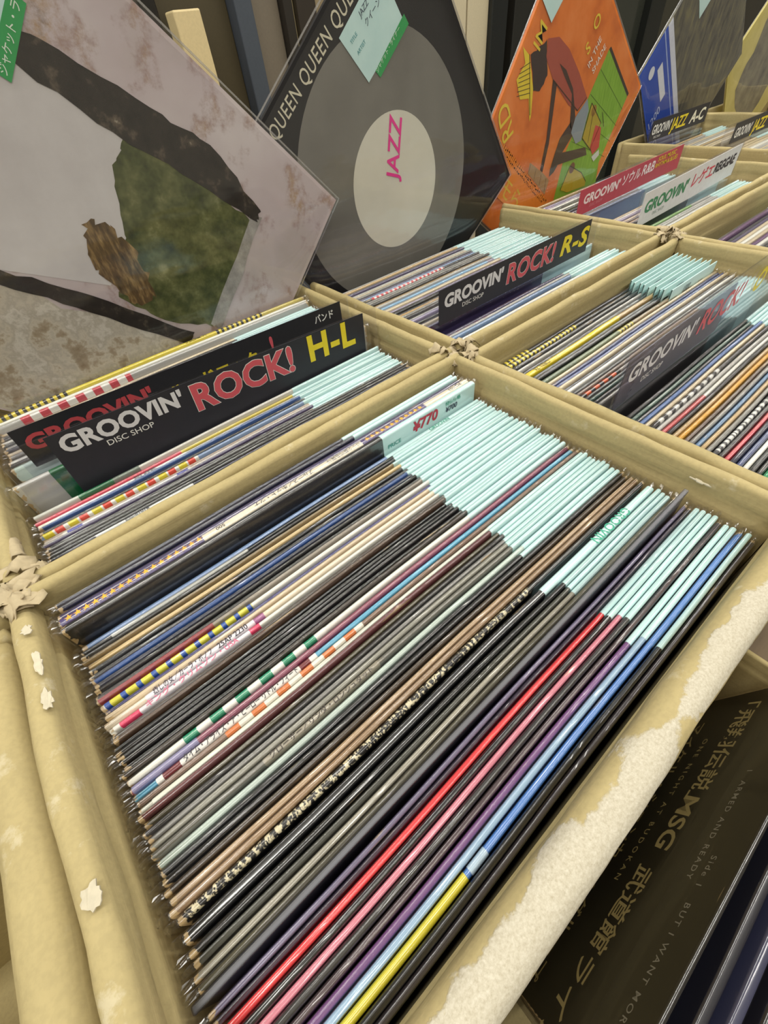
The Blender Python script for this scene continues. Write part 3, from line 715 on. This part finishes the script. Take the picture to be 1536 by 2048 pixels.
# ------------------------------------------------------------------ clear signs
def sign(label, y, x0, x1, zt, tilt, print_rect, bg, words, zb=.93, mat=None, th=.0016, lean=0.0):
    xc = (x0 + x1) / 2
    e = empty('divider_sign', (xc - (zt - zb) * math.sin(tilt), y, zb), (lean, tilt, 0), label=label, cat='sign')
    link('plastic_sheet', boxmesh('plastic_sheet', x0 - xc, x1 - xc, -th / 2, th / 2, 0, zt - zb, mat or M_acryl, .0004), e)
    if print_rect and bg is None:
        a0, a1, b0, b1 = print_rect
        pc = link('printed_card', boxmesh('printed_card', a0 - xc, a1 - xc, -th / 2 - .0006, -th / 2 - .0001, b0 - zb, b1 - zb, M_grey_plastic, 0), e)
    elif print_rect:
        a0, a1, b0, b1 = print_rect
        pc = link('printed_card', boxmesh('printed_card', a0 - xc, a1 - xc, -th / 2 - .0006, -th / 2 - .0001, b0 - zb, b1 - zb, flat(bg, .45), 0), e)
    for wd in words:
        s, x, z, size, c = wd[:5]; op = wd[5] if len(wd) > 5 else {}
        width = op.get('w'); sx = 1.0
        me = text_mesh(s, size, flat(c, .5), op.get('bold', .03), op.get('shear', 0), op.get('space', 1.0))
        if width:
            xs = [v.co.x for v in me.vertices]; sx = width / (max(xs) - min(xs))
            me = text_mesh(s, size, flat(c, .5), op.get('bold', .03), op.get('shear', 0), op.get('space', 1.0), sx)
        off = th / 2 + .0009
        if op.get('outline'):
            me2 = text_mesh(s, size, flat(op['outline'], .5), op.get('bold', .03) + .016, op.get('shear', 0), op.get('space', 1.0), sx)
            put_text(pc, me2, (x - xc, -off, z - zb), name='lettering_outline'); off += .0002
        put_text(pc, me, (x - xc, -off, z - zb), name='lettering')
    return e
DK = (46, 46, 54); LW = (224, 224, 230); PK = (214, 92, 104); YEL = (236, 214, 50); WHT = (238, 238, 236)
t = math.radians(2.4)
# words are laid out on the untilted card, then the whole card tilts
sign('black sign reading ROCK! H-L in a clear plastic sheet', .3272, -.069, .2455, 1.1408, t, (-.040, .2295, 1.090, 1.1402), DK,
     [("GROOVIN'", -.0345, 1.1248, .0172, LW, dict(bold=.042, w=.087, space=1.04)), ('DISC SHOP', -.009, 1.1178, .0062, WHT, dict(bold=.004, w=.034)), ('ROCK!', .0585, 1.1158, .0295, PK, dict(bold=.034, w=.091, outline=WHT, space=1.06)), ('H-L', .1660, 1.1168, .0310, YEL, dict(bold=.036, w=.051, shear=.0, space=1.1))])
sign('black sign with red lettering standing behind the H-L sign', .3700, -.0665, .2440, 1.1365, math.radians(1.2), (-.0600, .2340, 1.104, 1.1358), (40, 40, 46),
     [("GROOVIN'", -.0555, 1.1170, .0165, (196, 76, 84), dict(bold=.045, w=.095)), ('ハードロック', .051, 1.1105, .0150, YEL, dict(bold=.03, w=.085)), ('!', .150, 1.114, .022, PK, dict(bold=.02)), ('バンド', .2020, 1.1245, .0085, WHT, dict(bold=.02, w=.022))])
sign('black sign reading ROCK! R-S in a clear plastic sheet', .3005, .2830, .5700, 1.1392, math.radians(-.3), (.3015, .5535, 1.1035, 1.1372), DK,
     [("GROOVIN'", .3080, 1.1192, .0165, LW, dict(bold=.045, w=.088, shear=.1)), ('DISC SHOP', .3340, 1.1118, .0060, WHT, dict(bold=.004, w=.032)), ('ROCK!', .4015, 1.1125, .0262, PK, dict(bold=.030, w=.084, shear=.12, outline=WHT, space=1.06)), ('R-S', .4965, 1.1130, .0262, YEL, dict(bold=.035, w=.054, shear=.15, space=1.1))])
sign('clear see-through sign with faint lettering past the hatched-strip records', .1005, .2685, .5900, 1.1545, 0, (.270, .425, 1.112, 1.1500), None,
     [("GROOVIN'", .277, 1.1300, .018, LW, dict(bold=.03, w=.092)), ('DISC SHOP', .300, 1.1215, .006, WHT, dict(bold=.004)), ('ROCK!', .376, 1.1270, .026, PK, dict(bold=.02, w=.072)), ('O', .474, 1.126, .026, YEL, dict(bold=.03))], zb=.95)
sign('red sign for soul and R&B in Japanese and English', .3720, .6350, .9280, 1.1466, math.radians(-1.2), (.6396, .9145, 1.1140, 1.1442), (190, 72, 88),
     [("GROOVIN'", .6500, 1.1262, .0145, (244, 228, 230), dict(bold=.038, w=.089, shear=.12)), ('DISC SHOP', .6675, 1.1197, .005, (214, 140, 150), dict(bold=0, w=.031)), ('ソウル', .7430, 1.1274, .0150, (246, 232, 234), dict(bold=.02, w=.048, shear=.1)), ('R&B', .7967, 1.1280, .0170, (246, 232, 234), dict(bold=.02, w=.035, shear=.15)), ('SOUL MUSIC', .8390, 1.1367, .0075, YEL, dict(bold=.01, w=.054, shear=.12)), ('RHYTHM & BLUES', .8350, 1.1295, .0075, YEL, dict(bold=.01, w=.066, shear=.12))], zb=.95)
sign('white reggae sign lettered in green, red and black', .3005, .6640, .9520, 1.1440, math.radians(-1.6), (.6720, .9450, 1.1040, 1.1420), (226, 226, 232),
     [("GROOVIN'", .6800, 1.1180, .0190, (62, 138, 96), dict(bold=.038, w=.112, shear=.12)), ('DISC SHOP', .706, 1.1105, .0055, (150, 170, 160), dict(bold=0, w=.03)), ('レゲエ', .8000, 1.1195, .0185, (214, 72, 96), dict(bold=.02, w=.062, shear=.12)), ('REGGAE', .8680, 1.1215, .0160, (60, 56, 70), dict(bold=.045, w=.066, shear=.15))], zb=.95)
sign('dark sign reading JAZZ A-C before the blue-banded cover', .5150, 1.0930, 1.3340, 1.1482, 0, (1.0960, 1.3290, 1.1160, 1.1472), DK,
     [("GROOVIN'", 1.1000, 1.1262, .0200, WHT, dict(bold=.02, w=.072, shear=.12)), ('DISC SHOP', 1.112, 1.1195, .005, WHT, dict(bold=0, w=.026)), ('JAZZ', 1.1760, 1.1230, .0260, YEL, dict(bold=.022, w=.066, shear=.12)), ('A-C', 1.2540, 1.1230, .0260, (240, 236, 214), dict(bold=.03, w=.064, shear=.15))], zb=.95)
sign('second dark jazz sign, cut by the edge of the row', .4000, 1.1450, 1.4020, 1.1350, 0, (1.1850, 1.3980, 1.1040, 1.1340), DK,
     [("GROOVIN'", 1.1930, 1.1115, .0200, WHT, dict(bold=.02, w=.072, shear=.12)), ('JAZZ', 1.2750, 1.1090, .0255, YEL, dict(bold=.022, w=.066, shear=.12))], zb=.95)

# ------------------------------------------------------------------ covers standing on their corners
def standing(label, right, ang, y, jmat, side=.315, th=.004):
    """square cover; right = right corner (x, z); ang = angle of the upper right edge above -X"""
    rx, rz = right; a = math.radians(ang)
    u = Vector((-math.cos(a), math.sin(a))); v = Vector((-math.sin(a), -math.cos(a)))
    Rr = Vector((rx, rz)); T = Rr + u * side; B = Rr + v * side; Lc = T + v * side
    e = empty('record_cover', (B.x, y, B.y), label=label, cat='record')
    def loc(p): return (p[0] - B.x, p[1] - B.y)
    def plate(name, corners, y0, y1, mat):
        q = [loc(p) for p in corners]
        vs_ = [(x, y0, z) for x, z in q] + [(x, y1, z) for x, z in q]; n = len(q)
        fs = [tuple(range(n)), tuple(range(2 * n - 1, n - 1, -1))] + [(i, n + i, n + (i + 1) % n, (i + 1) % n) for i in range(n)]
        me = mesh(name, vs_, fs, mat)
        bm = bmesh.new(); bm.from_mesh(me); bmesh.ops.recalc_face_normals(bm, faces=bm.faces); bm.to_mesh(me); bm.free()
        return link(name, me, e)
    plate('jacket', [Rr, T, Lc, B], 0, th, jmat)
    # clear outer sleeve, gently rippled
    n = 26; m = .004; vs_ = []; fs = []
    c0 = B - u * m - v * -m; S = side + 2 * m
    org = B + v * m - u * m
    for s_ in (-1, 1):
        b0 = len(vs_)
        for i in range(n + 1):
            for j in range(n + 1):
                p = org + u * (S * i / n) - v * (S * j / n)
                ed = min(i, n - i, j, n - j) / n
                bulge = .0012 * min(1, ed * 8)
                rip = noise.noise(Vector((p.x * 26, p.y * 26, s_ * 3 + rx))) * .0008 * min(1, ed * 10)
                yy = (th / 2) + s_ * (th / 2 * min(1, ed * 26 + .1) + bulge + .0009 * min(1, ed * 26) + abs(rip))
                x, z = loc(p); vs_.append((x, yy, z))
        for i in range(n):
            for j in range(n):
                k = b0 + i * (n + 1) + j; fs.append((k, k + 1, k + n + 2, k + n + 1))
    link('plastic_sleeve', mesh('plastic_sleeve', vs_, fs, M_wrap, True), e)
    c4 = [org, org + u * S, org + u * S - v * S, org - v * S]
    for k in range(4):
        a_, b_ = c4[k], c4[(k + 1) % 4]; d_ = (b_ - a_).normalized(); n_ = Vector((-d_.y, d_.x))
        if n_.dot((org + u * S / 2 - v * S / 2) - a_) < 0: n_ = -n_
        plate('welded_seam', [a_, b_, b_ + n_ * .0014, a_ + n_ * .0014], th / 2 - .0004, th / 2 + .0004, M_seam)
    def poly(name, pts, mat, layer=1):
        q = [loc(p) for p in pts]; yy = -.00012 * layer
        return link(name, mesh(name, [(x, yy, z) for x, z in q], [tuple(range(len(q)))], mat), e)
    def txt(s, p, size, c, spin=0.0, layer=4, bold=.01, shear=0, sx=1.0, space=1.0, align='LEFT', wd=None):
        x, z = loc(p)
        if wd:
            xs = [q.co.x for q in text_mesh(s, size, flat(c), bold, shear, space, 1.0, align).vertices]; sx = wd / (max(xs) - min(xs))
        return put_text(e, text_mesh(s, size, flat(c), bold, shear, space, sx, align), (x, -.00012 * layer, z), FRONT, spin)
    return e, poly, txt, (Rr, T, Lc, B, u, v)
def circle(cx, cz, r, n=72):
    return [(cx + r * math.cos(2 * math.pi * k / n), cz + r * math.sin(2 * math.pi * k / n)) for k in range(n)]
def jag(pts, amp, seed, sub=6):
    r = random.Random(seed); out = []
    for i, p in enumerate(pts):
        q = pts[(i + 1) % len(pts)]
        for k in range(sub):
            f = k / sub; d = 0 if k == 0 else amp
            out.append((p[0] + (q[0] - p[0]) * f + r.uniform(-d, d), p[1] + (q[1] - p[1]) * f + r.uniform(-d, d)))
    return out

# 1: faded mauve cover, with a plain framed landscape as stand-in picture
def mk_mauve():
    m, nt, out = newmat('faded_mauve_print')
    v = coords(nt, 'Object'); n = noise_tex(nt, v, 9, 4)
    base = ramp(nt, n, [(.3, C(176, 164, 160)), (.5, C(192, 178, 182)), (.7, C(206, 196, 198))])
    a = noise_tex(nt, v, 24, 5, .6); b = noise_tex(nt, v, 95, 5, .7)
    spot = mathn(nt, 'MULTIPLY', ramp(nt, a, [(.50, (0, 0, 0, 1)), (.57, (1, 1, 1, 1))]), ramp(nt, b, [(.42, (0, 0, 0, 1)), (.60, (1, 1, 1, 1))]))
    c = mixc(nt, mathn(nt, 'MULTIPLY', spot, .75), base, ramp(nt, a, [(.55, C(150, 122, 118)), (.66, C(166, 132, 88)), (.72, C(112, 96, 84))]))
    principled(nt, out, c, .45, spec=.35); return m
M_mauve = mk_mauve()
M_plaster = mk_mottle('flaking_plaster_print', [(.30, (126, 108, 84)), (.42, (164, 150, 130)), (.47, (196, 188, 174)), (.53, (176, 168, 156)), (.58, (204, 198, 188)), (.68, (160, 152, 140))], 34)
M_sky = mk_mottle('pale_sky_print', [(.3, (188, 182, 184)), (.7, (216, 212, 214))], 9)
M_field = mk_mottle('green_field_print', [(.28, (40, 44, 26)), (.45, (74, 80, 44)), (.6, (104, 106, 66)), (.74, (150, 150, 110))], 60)
M_barn = mk_mottle('dark_frame_print', [(.3, (28, 24, 22)), (.56, (48, 42, 38)), (.66, (96, 84, 72)), (.72, (186, 176, 160))], 60)
M_thatch = mk_mottle('brown_thicket_print', [(.3, (48, 36, 26)), (.5, (100, 78, 50)), (.7, (168, 138, 92))], 90, stretch=(2.2, 1, .6))
e1, poly, txt, g1 = standing('faded mauve record cover with a framed landscape, standing on its corner', (.3085, 1.1905), 45.0, .460, M_mauve)
poly('printed_plaster', jag([(-.10, 1.235), (-.0480, 1.2300), (.0369, 1.1661), (.1039, 1.1101), (.155, 1.040), (.0858, .975), (-.06, 1.115), (-.128, 1.185)], .004, 21), M_plaster, 1)
poly('printed_sky', [(.0645, 1.3075), (.0816, 1.3138), (.1251, 1.2637), (.1290, 1.21), (.0626, 1.18), (-.0025, 1.2112), (-.055, 1.25), (0.0, 1.2995)], M_sky, 1)
poly('printed_field', jag([(.1244, 1.2696), (.1761, 1.2252), (.2055, 1.1959), (.1333, 1.1180), (.0919, 1.1399), (.0644, 1.1700), (.080, 1.190), (.0922, 1.211), (.1064, 1.2547)], .0022, 4), M_field, 2)
poly('printed_thicket', jag([(.0694, 1.2250), (.0850, 1.2200), (.0960, 1.196), (.094, 1.160), (.0738, 1.1604), (.0620, 1.185), (.0600, 1.2074)], .003, 5), M_thatch, 3)
poly('printed_frame', jag([(.0800, 1.3265), (.0960, 1.3215), (.1507, 1.2817), (.1889, 1.2538), (.2190, 1.2009), (.2130, 1.1920), (.1691, 1.2301), (.1253, 1.2636), (.0760, 1.3118)], .0016, 6), M_barn, 4)
poly('printed_frame', jag([(-.0420, 1.2385), (-.0025, 1.2112), (.0441, 1.1783), (.1137, 1.1195), (.1039, 1.1101), (.0369, 1.1661), (-.0086, 1.2025), (-.0480, 1.2300)], .0014, 7), M_barn, 4)
poly('printed_frame_edge', jag([(.2191, 1.1949), (.1423, 1.1141), (.1319, 1.1205), (.2055, 1.1959)], .0016, 8), mk_mottle('grey_edge_print', [(.3, (120, 116, 112)), (.7, (186, 180, 176))], 60), 3)
poly('price_tag', [(.0410, 1.3310), (.0635, 1.3075), (.0970, 1.3390), (.0700, 1.3680)], M_tag, 6)
poly('green_band', [(.0605, 1.3105), (.0682, 1.3035), (.0985, 1.3355), (.0920, 1.3420)], flat((44, 158, 84)), 7)
txt('ジャケット・ライナー', (.0672, 1.3062), .0058, (226, 240, 226), math.radians(46.5), 9, .006)

# 2: black cover with two plain pale discs and its lettering
M_blk = mk_mottle('black_gloss_print', [(.3, (26, 25, 28)), (.7, (38, 37, 41))], 5, .3)
e2, poly, txt, g2 = standing('black record cover with pale round discs and pink lettering', (.6345, 1.1510), 53.0, .4855, M_blk)
poly('printed_disc', circle(.4065, 1.1850, .1275), mk_mottle('grey_disc_print', [(.3, (112, 109, 104)), (.7, (128, 125, 119))], 14, .35), 1)
poly('printed_disc', circle(.4165, 1.1815, .0655), mk_mottle('cream_disc_print', [(.3, (208, 204, 190)), (.7, (220, 216, 204))], 12, .35), 2)
pr = math.radians(37.0)
txt('QUEEN QUEEN QUEEN', (.2655, 1.2425), .0170, (214, 208, 186), pr, 4, .004, 0, 1.0, 1.12, wd=.157)
txt('JAZZ', (.4180, 1.1860), .0260, (236, 52, 150), math.radians(78), 5, .015, .1, .95)
poly('price_tag', [(.3863, 1.2716), (.3548, 1.3045), (.4090, 1.3470), (.4374, 1.3104), (.4130, 1.2915)], M_tag, 6)
poly('green_band', [(.3960, 1.2790), (.4021, 1.2737), (.4440, 1.3080), (.4380, 1.3150)], flat((44, 158, 84)), 7)
txt('ジャケット・ライナー', (.3985, 1.2772), .0044, (226, 240, 226), math.radians(40), 9, .004)
txt('TITLE', (.3690, 1.2990), .0042, (90, 160, 165), pr, 8); txt('ARTIST', (.3760, 1.2915), .0042, (90, 160, 165), pr, 8)
txt('クイーン', (.3890, 1.3090), .0062, (60, 70, 90), pr, 8, .004); txt('JAZZ', (.3830, 1.3155), .0062, (60, 70, 90), pr, 8, .004)

# 3: orange cartoon cover
M_or = mk_mottle('orange_print', [(.28, (196, 98, 40)), (.5, (222, 122, 52)), (.72, (232, 140, 76))], 22)
M_grn = mk_mottle('green_boards_print', [(.3, (112, 156, 44)), (.7, (142, 184, 66))], 60, stretch=(4, 1, .6))
e3, poly, txt, g3 = standing('orange record cover with a cartoon man in a yellow straw hat', (.9910, 1.2050), 36.0, .5030, M_or)
poly('printed_boards', [(.8651, 1.2587), (.9519, 1.1977), (.9068, 1.1179), (.9109, 1.0885), (.783, 1.0813), (.7958, 1.1494), (.8332, 1.2099)], M_grn, 1)
for k in range(4):
    f0 = .16 + k * .2
    a_ = Vector((.8651, 1.2587)).lerp(Vector((.7900, 1.1300)), f0); b_ = Vector((.9519, 1.1977)).lerp(Vector((.9109, 1.1000)), f0)
    poly('printed_line', [a_, b_, b_ + Vector((0, .0008)), a_ + Vector((0, .0008))], flat((70, 100, 30)), 2)
poly('printed_line', [(.8651, 1.2587), (.9519, 1.1977), (.9545, 1.2010), (.8690, 1.2610)], flat((56, 50, 44)), 2)
poly('printed_shirt', [(.7092, 1.2803), (.7336, 1.2801), (.7614, 1.2668), (.7968, 1.2398), (.8285, 1.2105), (.809, 1.1978), (.7822, 1.2073), (.7327, 1.2394), (.71, 1.2627)], flat((168, 82, 66)), 3)
poly('printed_hat', [(.6571, 1.2769), (.673, 1.2678), (.6889, 1.2352), (.6916, 1.2066), (.6893, 1.2011), (.6815, 1.2261), (.662, 1.2272), (.6503, 1.2476), (.6654, 1.2615)], flat((226, 200, 52)), 3)
def pline(a_, b_, w_, c, layer):
    a_ = Vector(a_); b_ = Vector(b_); d_ = (b_ - a_).normalized(); n_ = Vector((-d_.y, d_.x)) * w_ / 2
    poly('printed_line', [a_ - n_, b_ - n_, b_ + n_, a_ + n_], flat(c), layer)
for k in range(7):
    f0 = (k + .5) / 7
    pline(Vector((.6654, 1.2590)).lerp(Vector((.6640, 1.2290)), f0) - Vector((.010, 0)), Vector((.6760, 1.2640)).lerp(Vector((.6830, 1.2290)), f0), .0007, (60, 50, 30), 4)
pline((.6725, 1.2690), (.6885, 1.2080), .0012, (60, 50, 30), 4)
for k in range(4):
    pline(Vector((.706, 1.150)).lerp(Vector((.752, 1.124)), k / 3), Vector((.703, 1.141)).lerp(Vector((.752, 1.106)), k / 3), .0007, (96, 72, 44), 4)
for p_, q_ in (((.8459, 1.2022), (.8853, 1.1735)), ((.8853, 1.1735), (.868, 1.1422)), ((.868, 1.1422), (.837, 1.1611)), ((.837, 1.1611), (.8459, 1.2022)), ((.855, 1.19), (.857, 1.152)), ((.8161, 1.1289), (.8549, 1.1131)), ((.8549, 1.1131), (.8756, 1.0968)), ((.7991, 1.0989), (.8161, 1.1289)), ((.883, 1.187), (.897, 1.167)), ((.8285, 1.2105), (.809, 1.1978)), ((.809, 1.1978), (.7327, 1.2394))):
    pline(p_, q_, .0011, (64, 48, 32), 6)
poly('printed_face', circle(.8560, 1.1920, .0070, 14), flat((150, 112, 48)), 6)
poly('printed_face', circle(.8230, 1.1250, .0075, 14), flat((118, 74, 56)), 6)
poly('printed_head', jag([(.6751, 1.2686), (.6988, 1.2756), (.7069, 1.28), (.7094, 1.2648), (.7181, 1.2452), (.7048, 1.2312), (.6895, 1.2329)], .0012, 3, 4), flat((58, 44, 42)), 3)
poly('printed_arm', [(.7327, 1.2394), (.7437, 1.2338), (.7456, 1.1681), (.7394, 1.1338), (.7324, 1.1378), (.7376, 1.1758)], flat((72, 52, 44)), 4)
poly('printed_arm', [(.7428, 1.2547), (.7615, 1.2465), (.7864, 1.2247), (.8056, 1.1919), (.8036, 1.1754), (.7957, 1.1804), (.786, 1.2189), (.7581, 1.2413)], flat((72, 52, 44)), 4)
poly('printed_leg', [(.796, 1.1868), (.8064, 1.1683), (.7862, 1.151), (.8526, 1.1475), (.8611, 1.136), (.7795, 1.1367), (.7704, 1.1282), (.7598, 1.1244), (.7595, 1.1345), (.7654, 1.1516), (.7732, 1.1705)], flat((74, 56, 48)), 4)
poly('printed_shorts', [(.8307, 1.209), (.8407, 1.1939), (.835, 1.1586), (.8203, 1.1567), (.8016, 1.173), (.8062, 1.1906)], flat((142, 152, 160)), 5)
poly('printed_seated_figure', [(.8459, 1.2022), (.8853, 1.1735), (.868, 1.1422), (.837, 1.1611)], flat((178, 156, 50)), 5)
poly('printed_book', [(.8695, 1.1729), (.8884, 1.1676), (.8953, 1.1409), (.8789, 1.1331), (.8666, 1.1453)], flat((196, 66, 62)), 6)
poly('printed_cup', [(.8969, 1.1377), (.901, 1.1295), (.8873, 1.1227), (.8769, 1.1305)], flat((206, 204, 196)), 6)
poly('printed_second_figure', [(.8161, 1.1289), (.8549, 1.1131), (.8756, 1.0968), (.875, 1.0905), (.8212, 1.0914), (.7991, 1.0989)], flat((188, 164, 44)), 5)
poly('printed_stump', [(.7034, 1.1524), (.7429, 1.1318), (.7613, 1.1197), (.7551, 1.1015), (.7014, 1.1392)], flat((172, 136, 88)), 3)
poly('paper_strip', [(.6031, 1.2082), (.768, 1.0897), (.7385, 1.0500), (.5700, 1.1640)], flat((236, 140, 48)), 7)
sp = math.radians(-36)
def scribble(p, ln, h, spin, seed, c, layer):
    r = random.Random(seed); d_ = Vector((math.cos(spin), math.sin(spin))); n_ = Vector((-d_.y, d_.x)); x = 0.0; vs_ = []; fs = []
    while x < ln:
        wd = r.uniform(.4, 1.0) * h
        for k in range(2):
            y0 = r.uniform(0, .6) * h; y1 = y0 + r.uniform(.12, .3) * h
            if r.random() < .5: q = [(x, y0), (x + wd, y0), (x + wd, y1), (x, y1)]
            else: q = [(x + wd * .4, 0), (x + wd * .6, 0), (x + wd * .6, h), (x + wd * .4, h)]
            b0 = len(vs_)
            for (ax, ay) in q:
                w_ = Vector(p) + d_ * ax + n_ * ay; vs_.append((w_.x - e3.location.x, -.00012 * layer, w_.y - e3.location.z))
            fs.append((b0, b0 + 1, b0 + 2, b0 + 3))
        x += wd + h * .25
    link('small_print', mesh('small_print', vs_, fs, flat(c)), e3)
scribble((.6090, 1.1985), .185, .0052, sp, 1, (70, 50, 30), 8)
scribble((.6250, 1.1800), .150, .0042, sp, 2, (70, 50, 30), 8)
txt('モら', (.6330, 1.1290), .030, (224, 190, 60), sp, 8, .004)
txt('IN THE', (.8190, 1.2420), .0110, (236, 228, 214), math.radians(55), 6, .01)
txt('SHADE', (.8330, 1.2350), .0110, (236, 228, 214), math.radians(50), 6, .01)
txt('S', (.8090, 1.2560), .0200, (232, 206, 70), math.radians(50), 6, .01); txt('O', (.8180, 1.2780), .0200, (232, 206, 70), math.radians(50), 6, .01)
txt('RD', (.6560, 1.1920), .0340, (228, 200, 62), math.radians(118), 6, .004)
txt('IM', (.6920, 1.2680), .0260, (228, 200, 62), math.radians(62), 6, .004)
poly('price_tag', [(.7105, 1.2938), (.6780, 1.3210), (.7000, 1.3420), (.7330, 1.3160)], M_tag, 8)

# 4: blue-banded dark photograph cover, 5: yellow cover
M_grass = mk_mottle('dark_grass_print', [(.28, (42, 40, 40)), (.45, (88, 86, 80)), (.6, (112, 108, 88)), (.75, (150, 144, 96))], 34, stretch=(2.2, 1, .8))
e4, poly, txt, g4 = standing('dark grassy photograph record cover with a bright blue band', (1.4720, 1.206), 46.0, .5400, M_grass, side=.30)
Rr, T, Lc, B, u, v = g4
def q4(a, b): return Lc + (-v) * .30 * a + (-u) * .30 * b      # a up the left edge, b along the lower left edge
BLU = (44, 78, 176)
poly('paper_strip', [q4(0, 0), q4(.27, 0), q4(.27, 1), q4(0, 1)], flat(BLU), 1)
poly('printed_band', [q4(.27, 0), q4(.315, 0), q4(.315, 1), q4(.27, 1)], flat((206, 210, 226)), 2)
poly('printed_line', [q4(.235, .0), q4(.245, 0), q4(.245, 1), q4(.235, 1)], flat((150, 168, 220)), 2)
poly('printed_dash', [q4(.15, .14), q4(.20, .14), q4(.20, .36), q4(.15, .36)], flat((214, 218, 230)), 3)
poly('printed_dot', circle(*q4(.10, .10), .009, 20), flat((214, 218, 230)), 3)
txt('1200', q4(.01, .42), .020, (190, 200, 232), math.radians(46), 4, .006); txt('コレ', q4(.02, .60), .020, (190, 200, 232), math.radians(46), 4, .006)
poly('price_tag', [(1.2165, 1.2707), (1.1930, 1.2960), (1.2200, 1.3210), (1.2440, 1.2960)], M_tag, 4)
M_ylw = mk_mottle('yellow_print', [(.3, (196, 182, 104)), (.7, (222, 210, 138))], 16)
e5, poly, txt, g5 = standing('pale yellow record cover standing in the carton past the jazz signs', (1.8700, 1.160), 50.0, .5500, M_ylw, side=.30)
Rr, T, Lc, B, u, v = g5
def q5(a, b): return Lc + (-v) * .30 * a + (-u) * .30 * b
poly('printed_photo', jag([q5(.12, .34), q5(.5, .1), q5(.9, .3), q5(.8, .8), q5(.2, .85)], .006, 9), mk_mottle('grey_photo_print', [(.3, (86, 82, 84)), (.7, (160, 154, 132))], 24), 1)

# ------------------------------------------------------------------ lower row in front
cFr = carton('low cardboard carton on the bench with black Japanese-lettered record', -.02, .36, -.245, -.0405, (.006, .006, .006, .004), zt=.86, zb=.638)
ang = math.radians(12)
def front_record(y, z, rgb, label, t=.0036, var=1, x=.165):
    return add_record(x, y, z, rgb, t, var, None, None, label, 'records in the low front carton', rx=ang)
fr = front_record(-.110, .950, (22, 20, 18), 'black record with gold Japanese concert lettering, leaning in the low carton', .0036, 99)
GOLD = DG = (160, 144, 98)
yb = .00196
def face_text(s, x, down, size, c, bold=.015, shear=0.0, space=1.0, sx=1.0, ly=0):
    put_text(fr, text_mesh(s, size, flat(c), bold, shear, space, sx), (x - .165, yb + .0001 * ly, RH - down), BACKF)
link('paper_strip', boxmesh('paper_strip', -.157, .157, .00182, .00190, RH - .25, RH - .048, flat((20, 18, 15), .35)), fr)
face_text('「飛翔伝説」', .322, .088, .0235, GOLD, .012, .12, 1.0)
face_text('MSG', .200, .090, .0270, GOLD, .02, .12)
face_text('武道館ライブ', .132, .092, .0235, GOLD, .012, .12, 1.0)
face_text('マイケル・シェンカー・グループ', .290, .142, .0180, DG, .012)
face_text('ONE NIGHT AT BUDOKAN', .265, .114, .0085, DG, .004, 0, 1.6)
face_text('1  ARMED AND READY', .225, .038, .0072, (150, 146, 136), .004, 0, 1.35)
face_text('Side 1   BUT I WANT MORE', .150, .026, .0072, (150, 146, 136), .004, 0, 1.35)
for k, (c, lab) in enumerate(((( 34, 34, 46), 'dark slate edged record right behind the gold-lettered one'), ((60, 62, 90), 'blue-grey edged record, second behind the gold-lettered one'), ((30, 28, 34), 'black edged record, third behind the gold-lettered one'), ((176, 158, 128), 'tan edged record, fourth behind the gold-lettered one'), ((40, 40, 60), 'navy edged record, fifth behind the gold-lettered one'), ((90, 30, 36), 'dark red edged record, sixth behind the gold-lettered one'), ((28, 28, 30), 'black edged record, seventh behind the gold-lettered one'))):
    front_record(-.1215 - k * .0098, .951 + .002 * (k % 3), c, lab, .0056, k % 5, .165 + .003 * (k % 2))
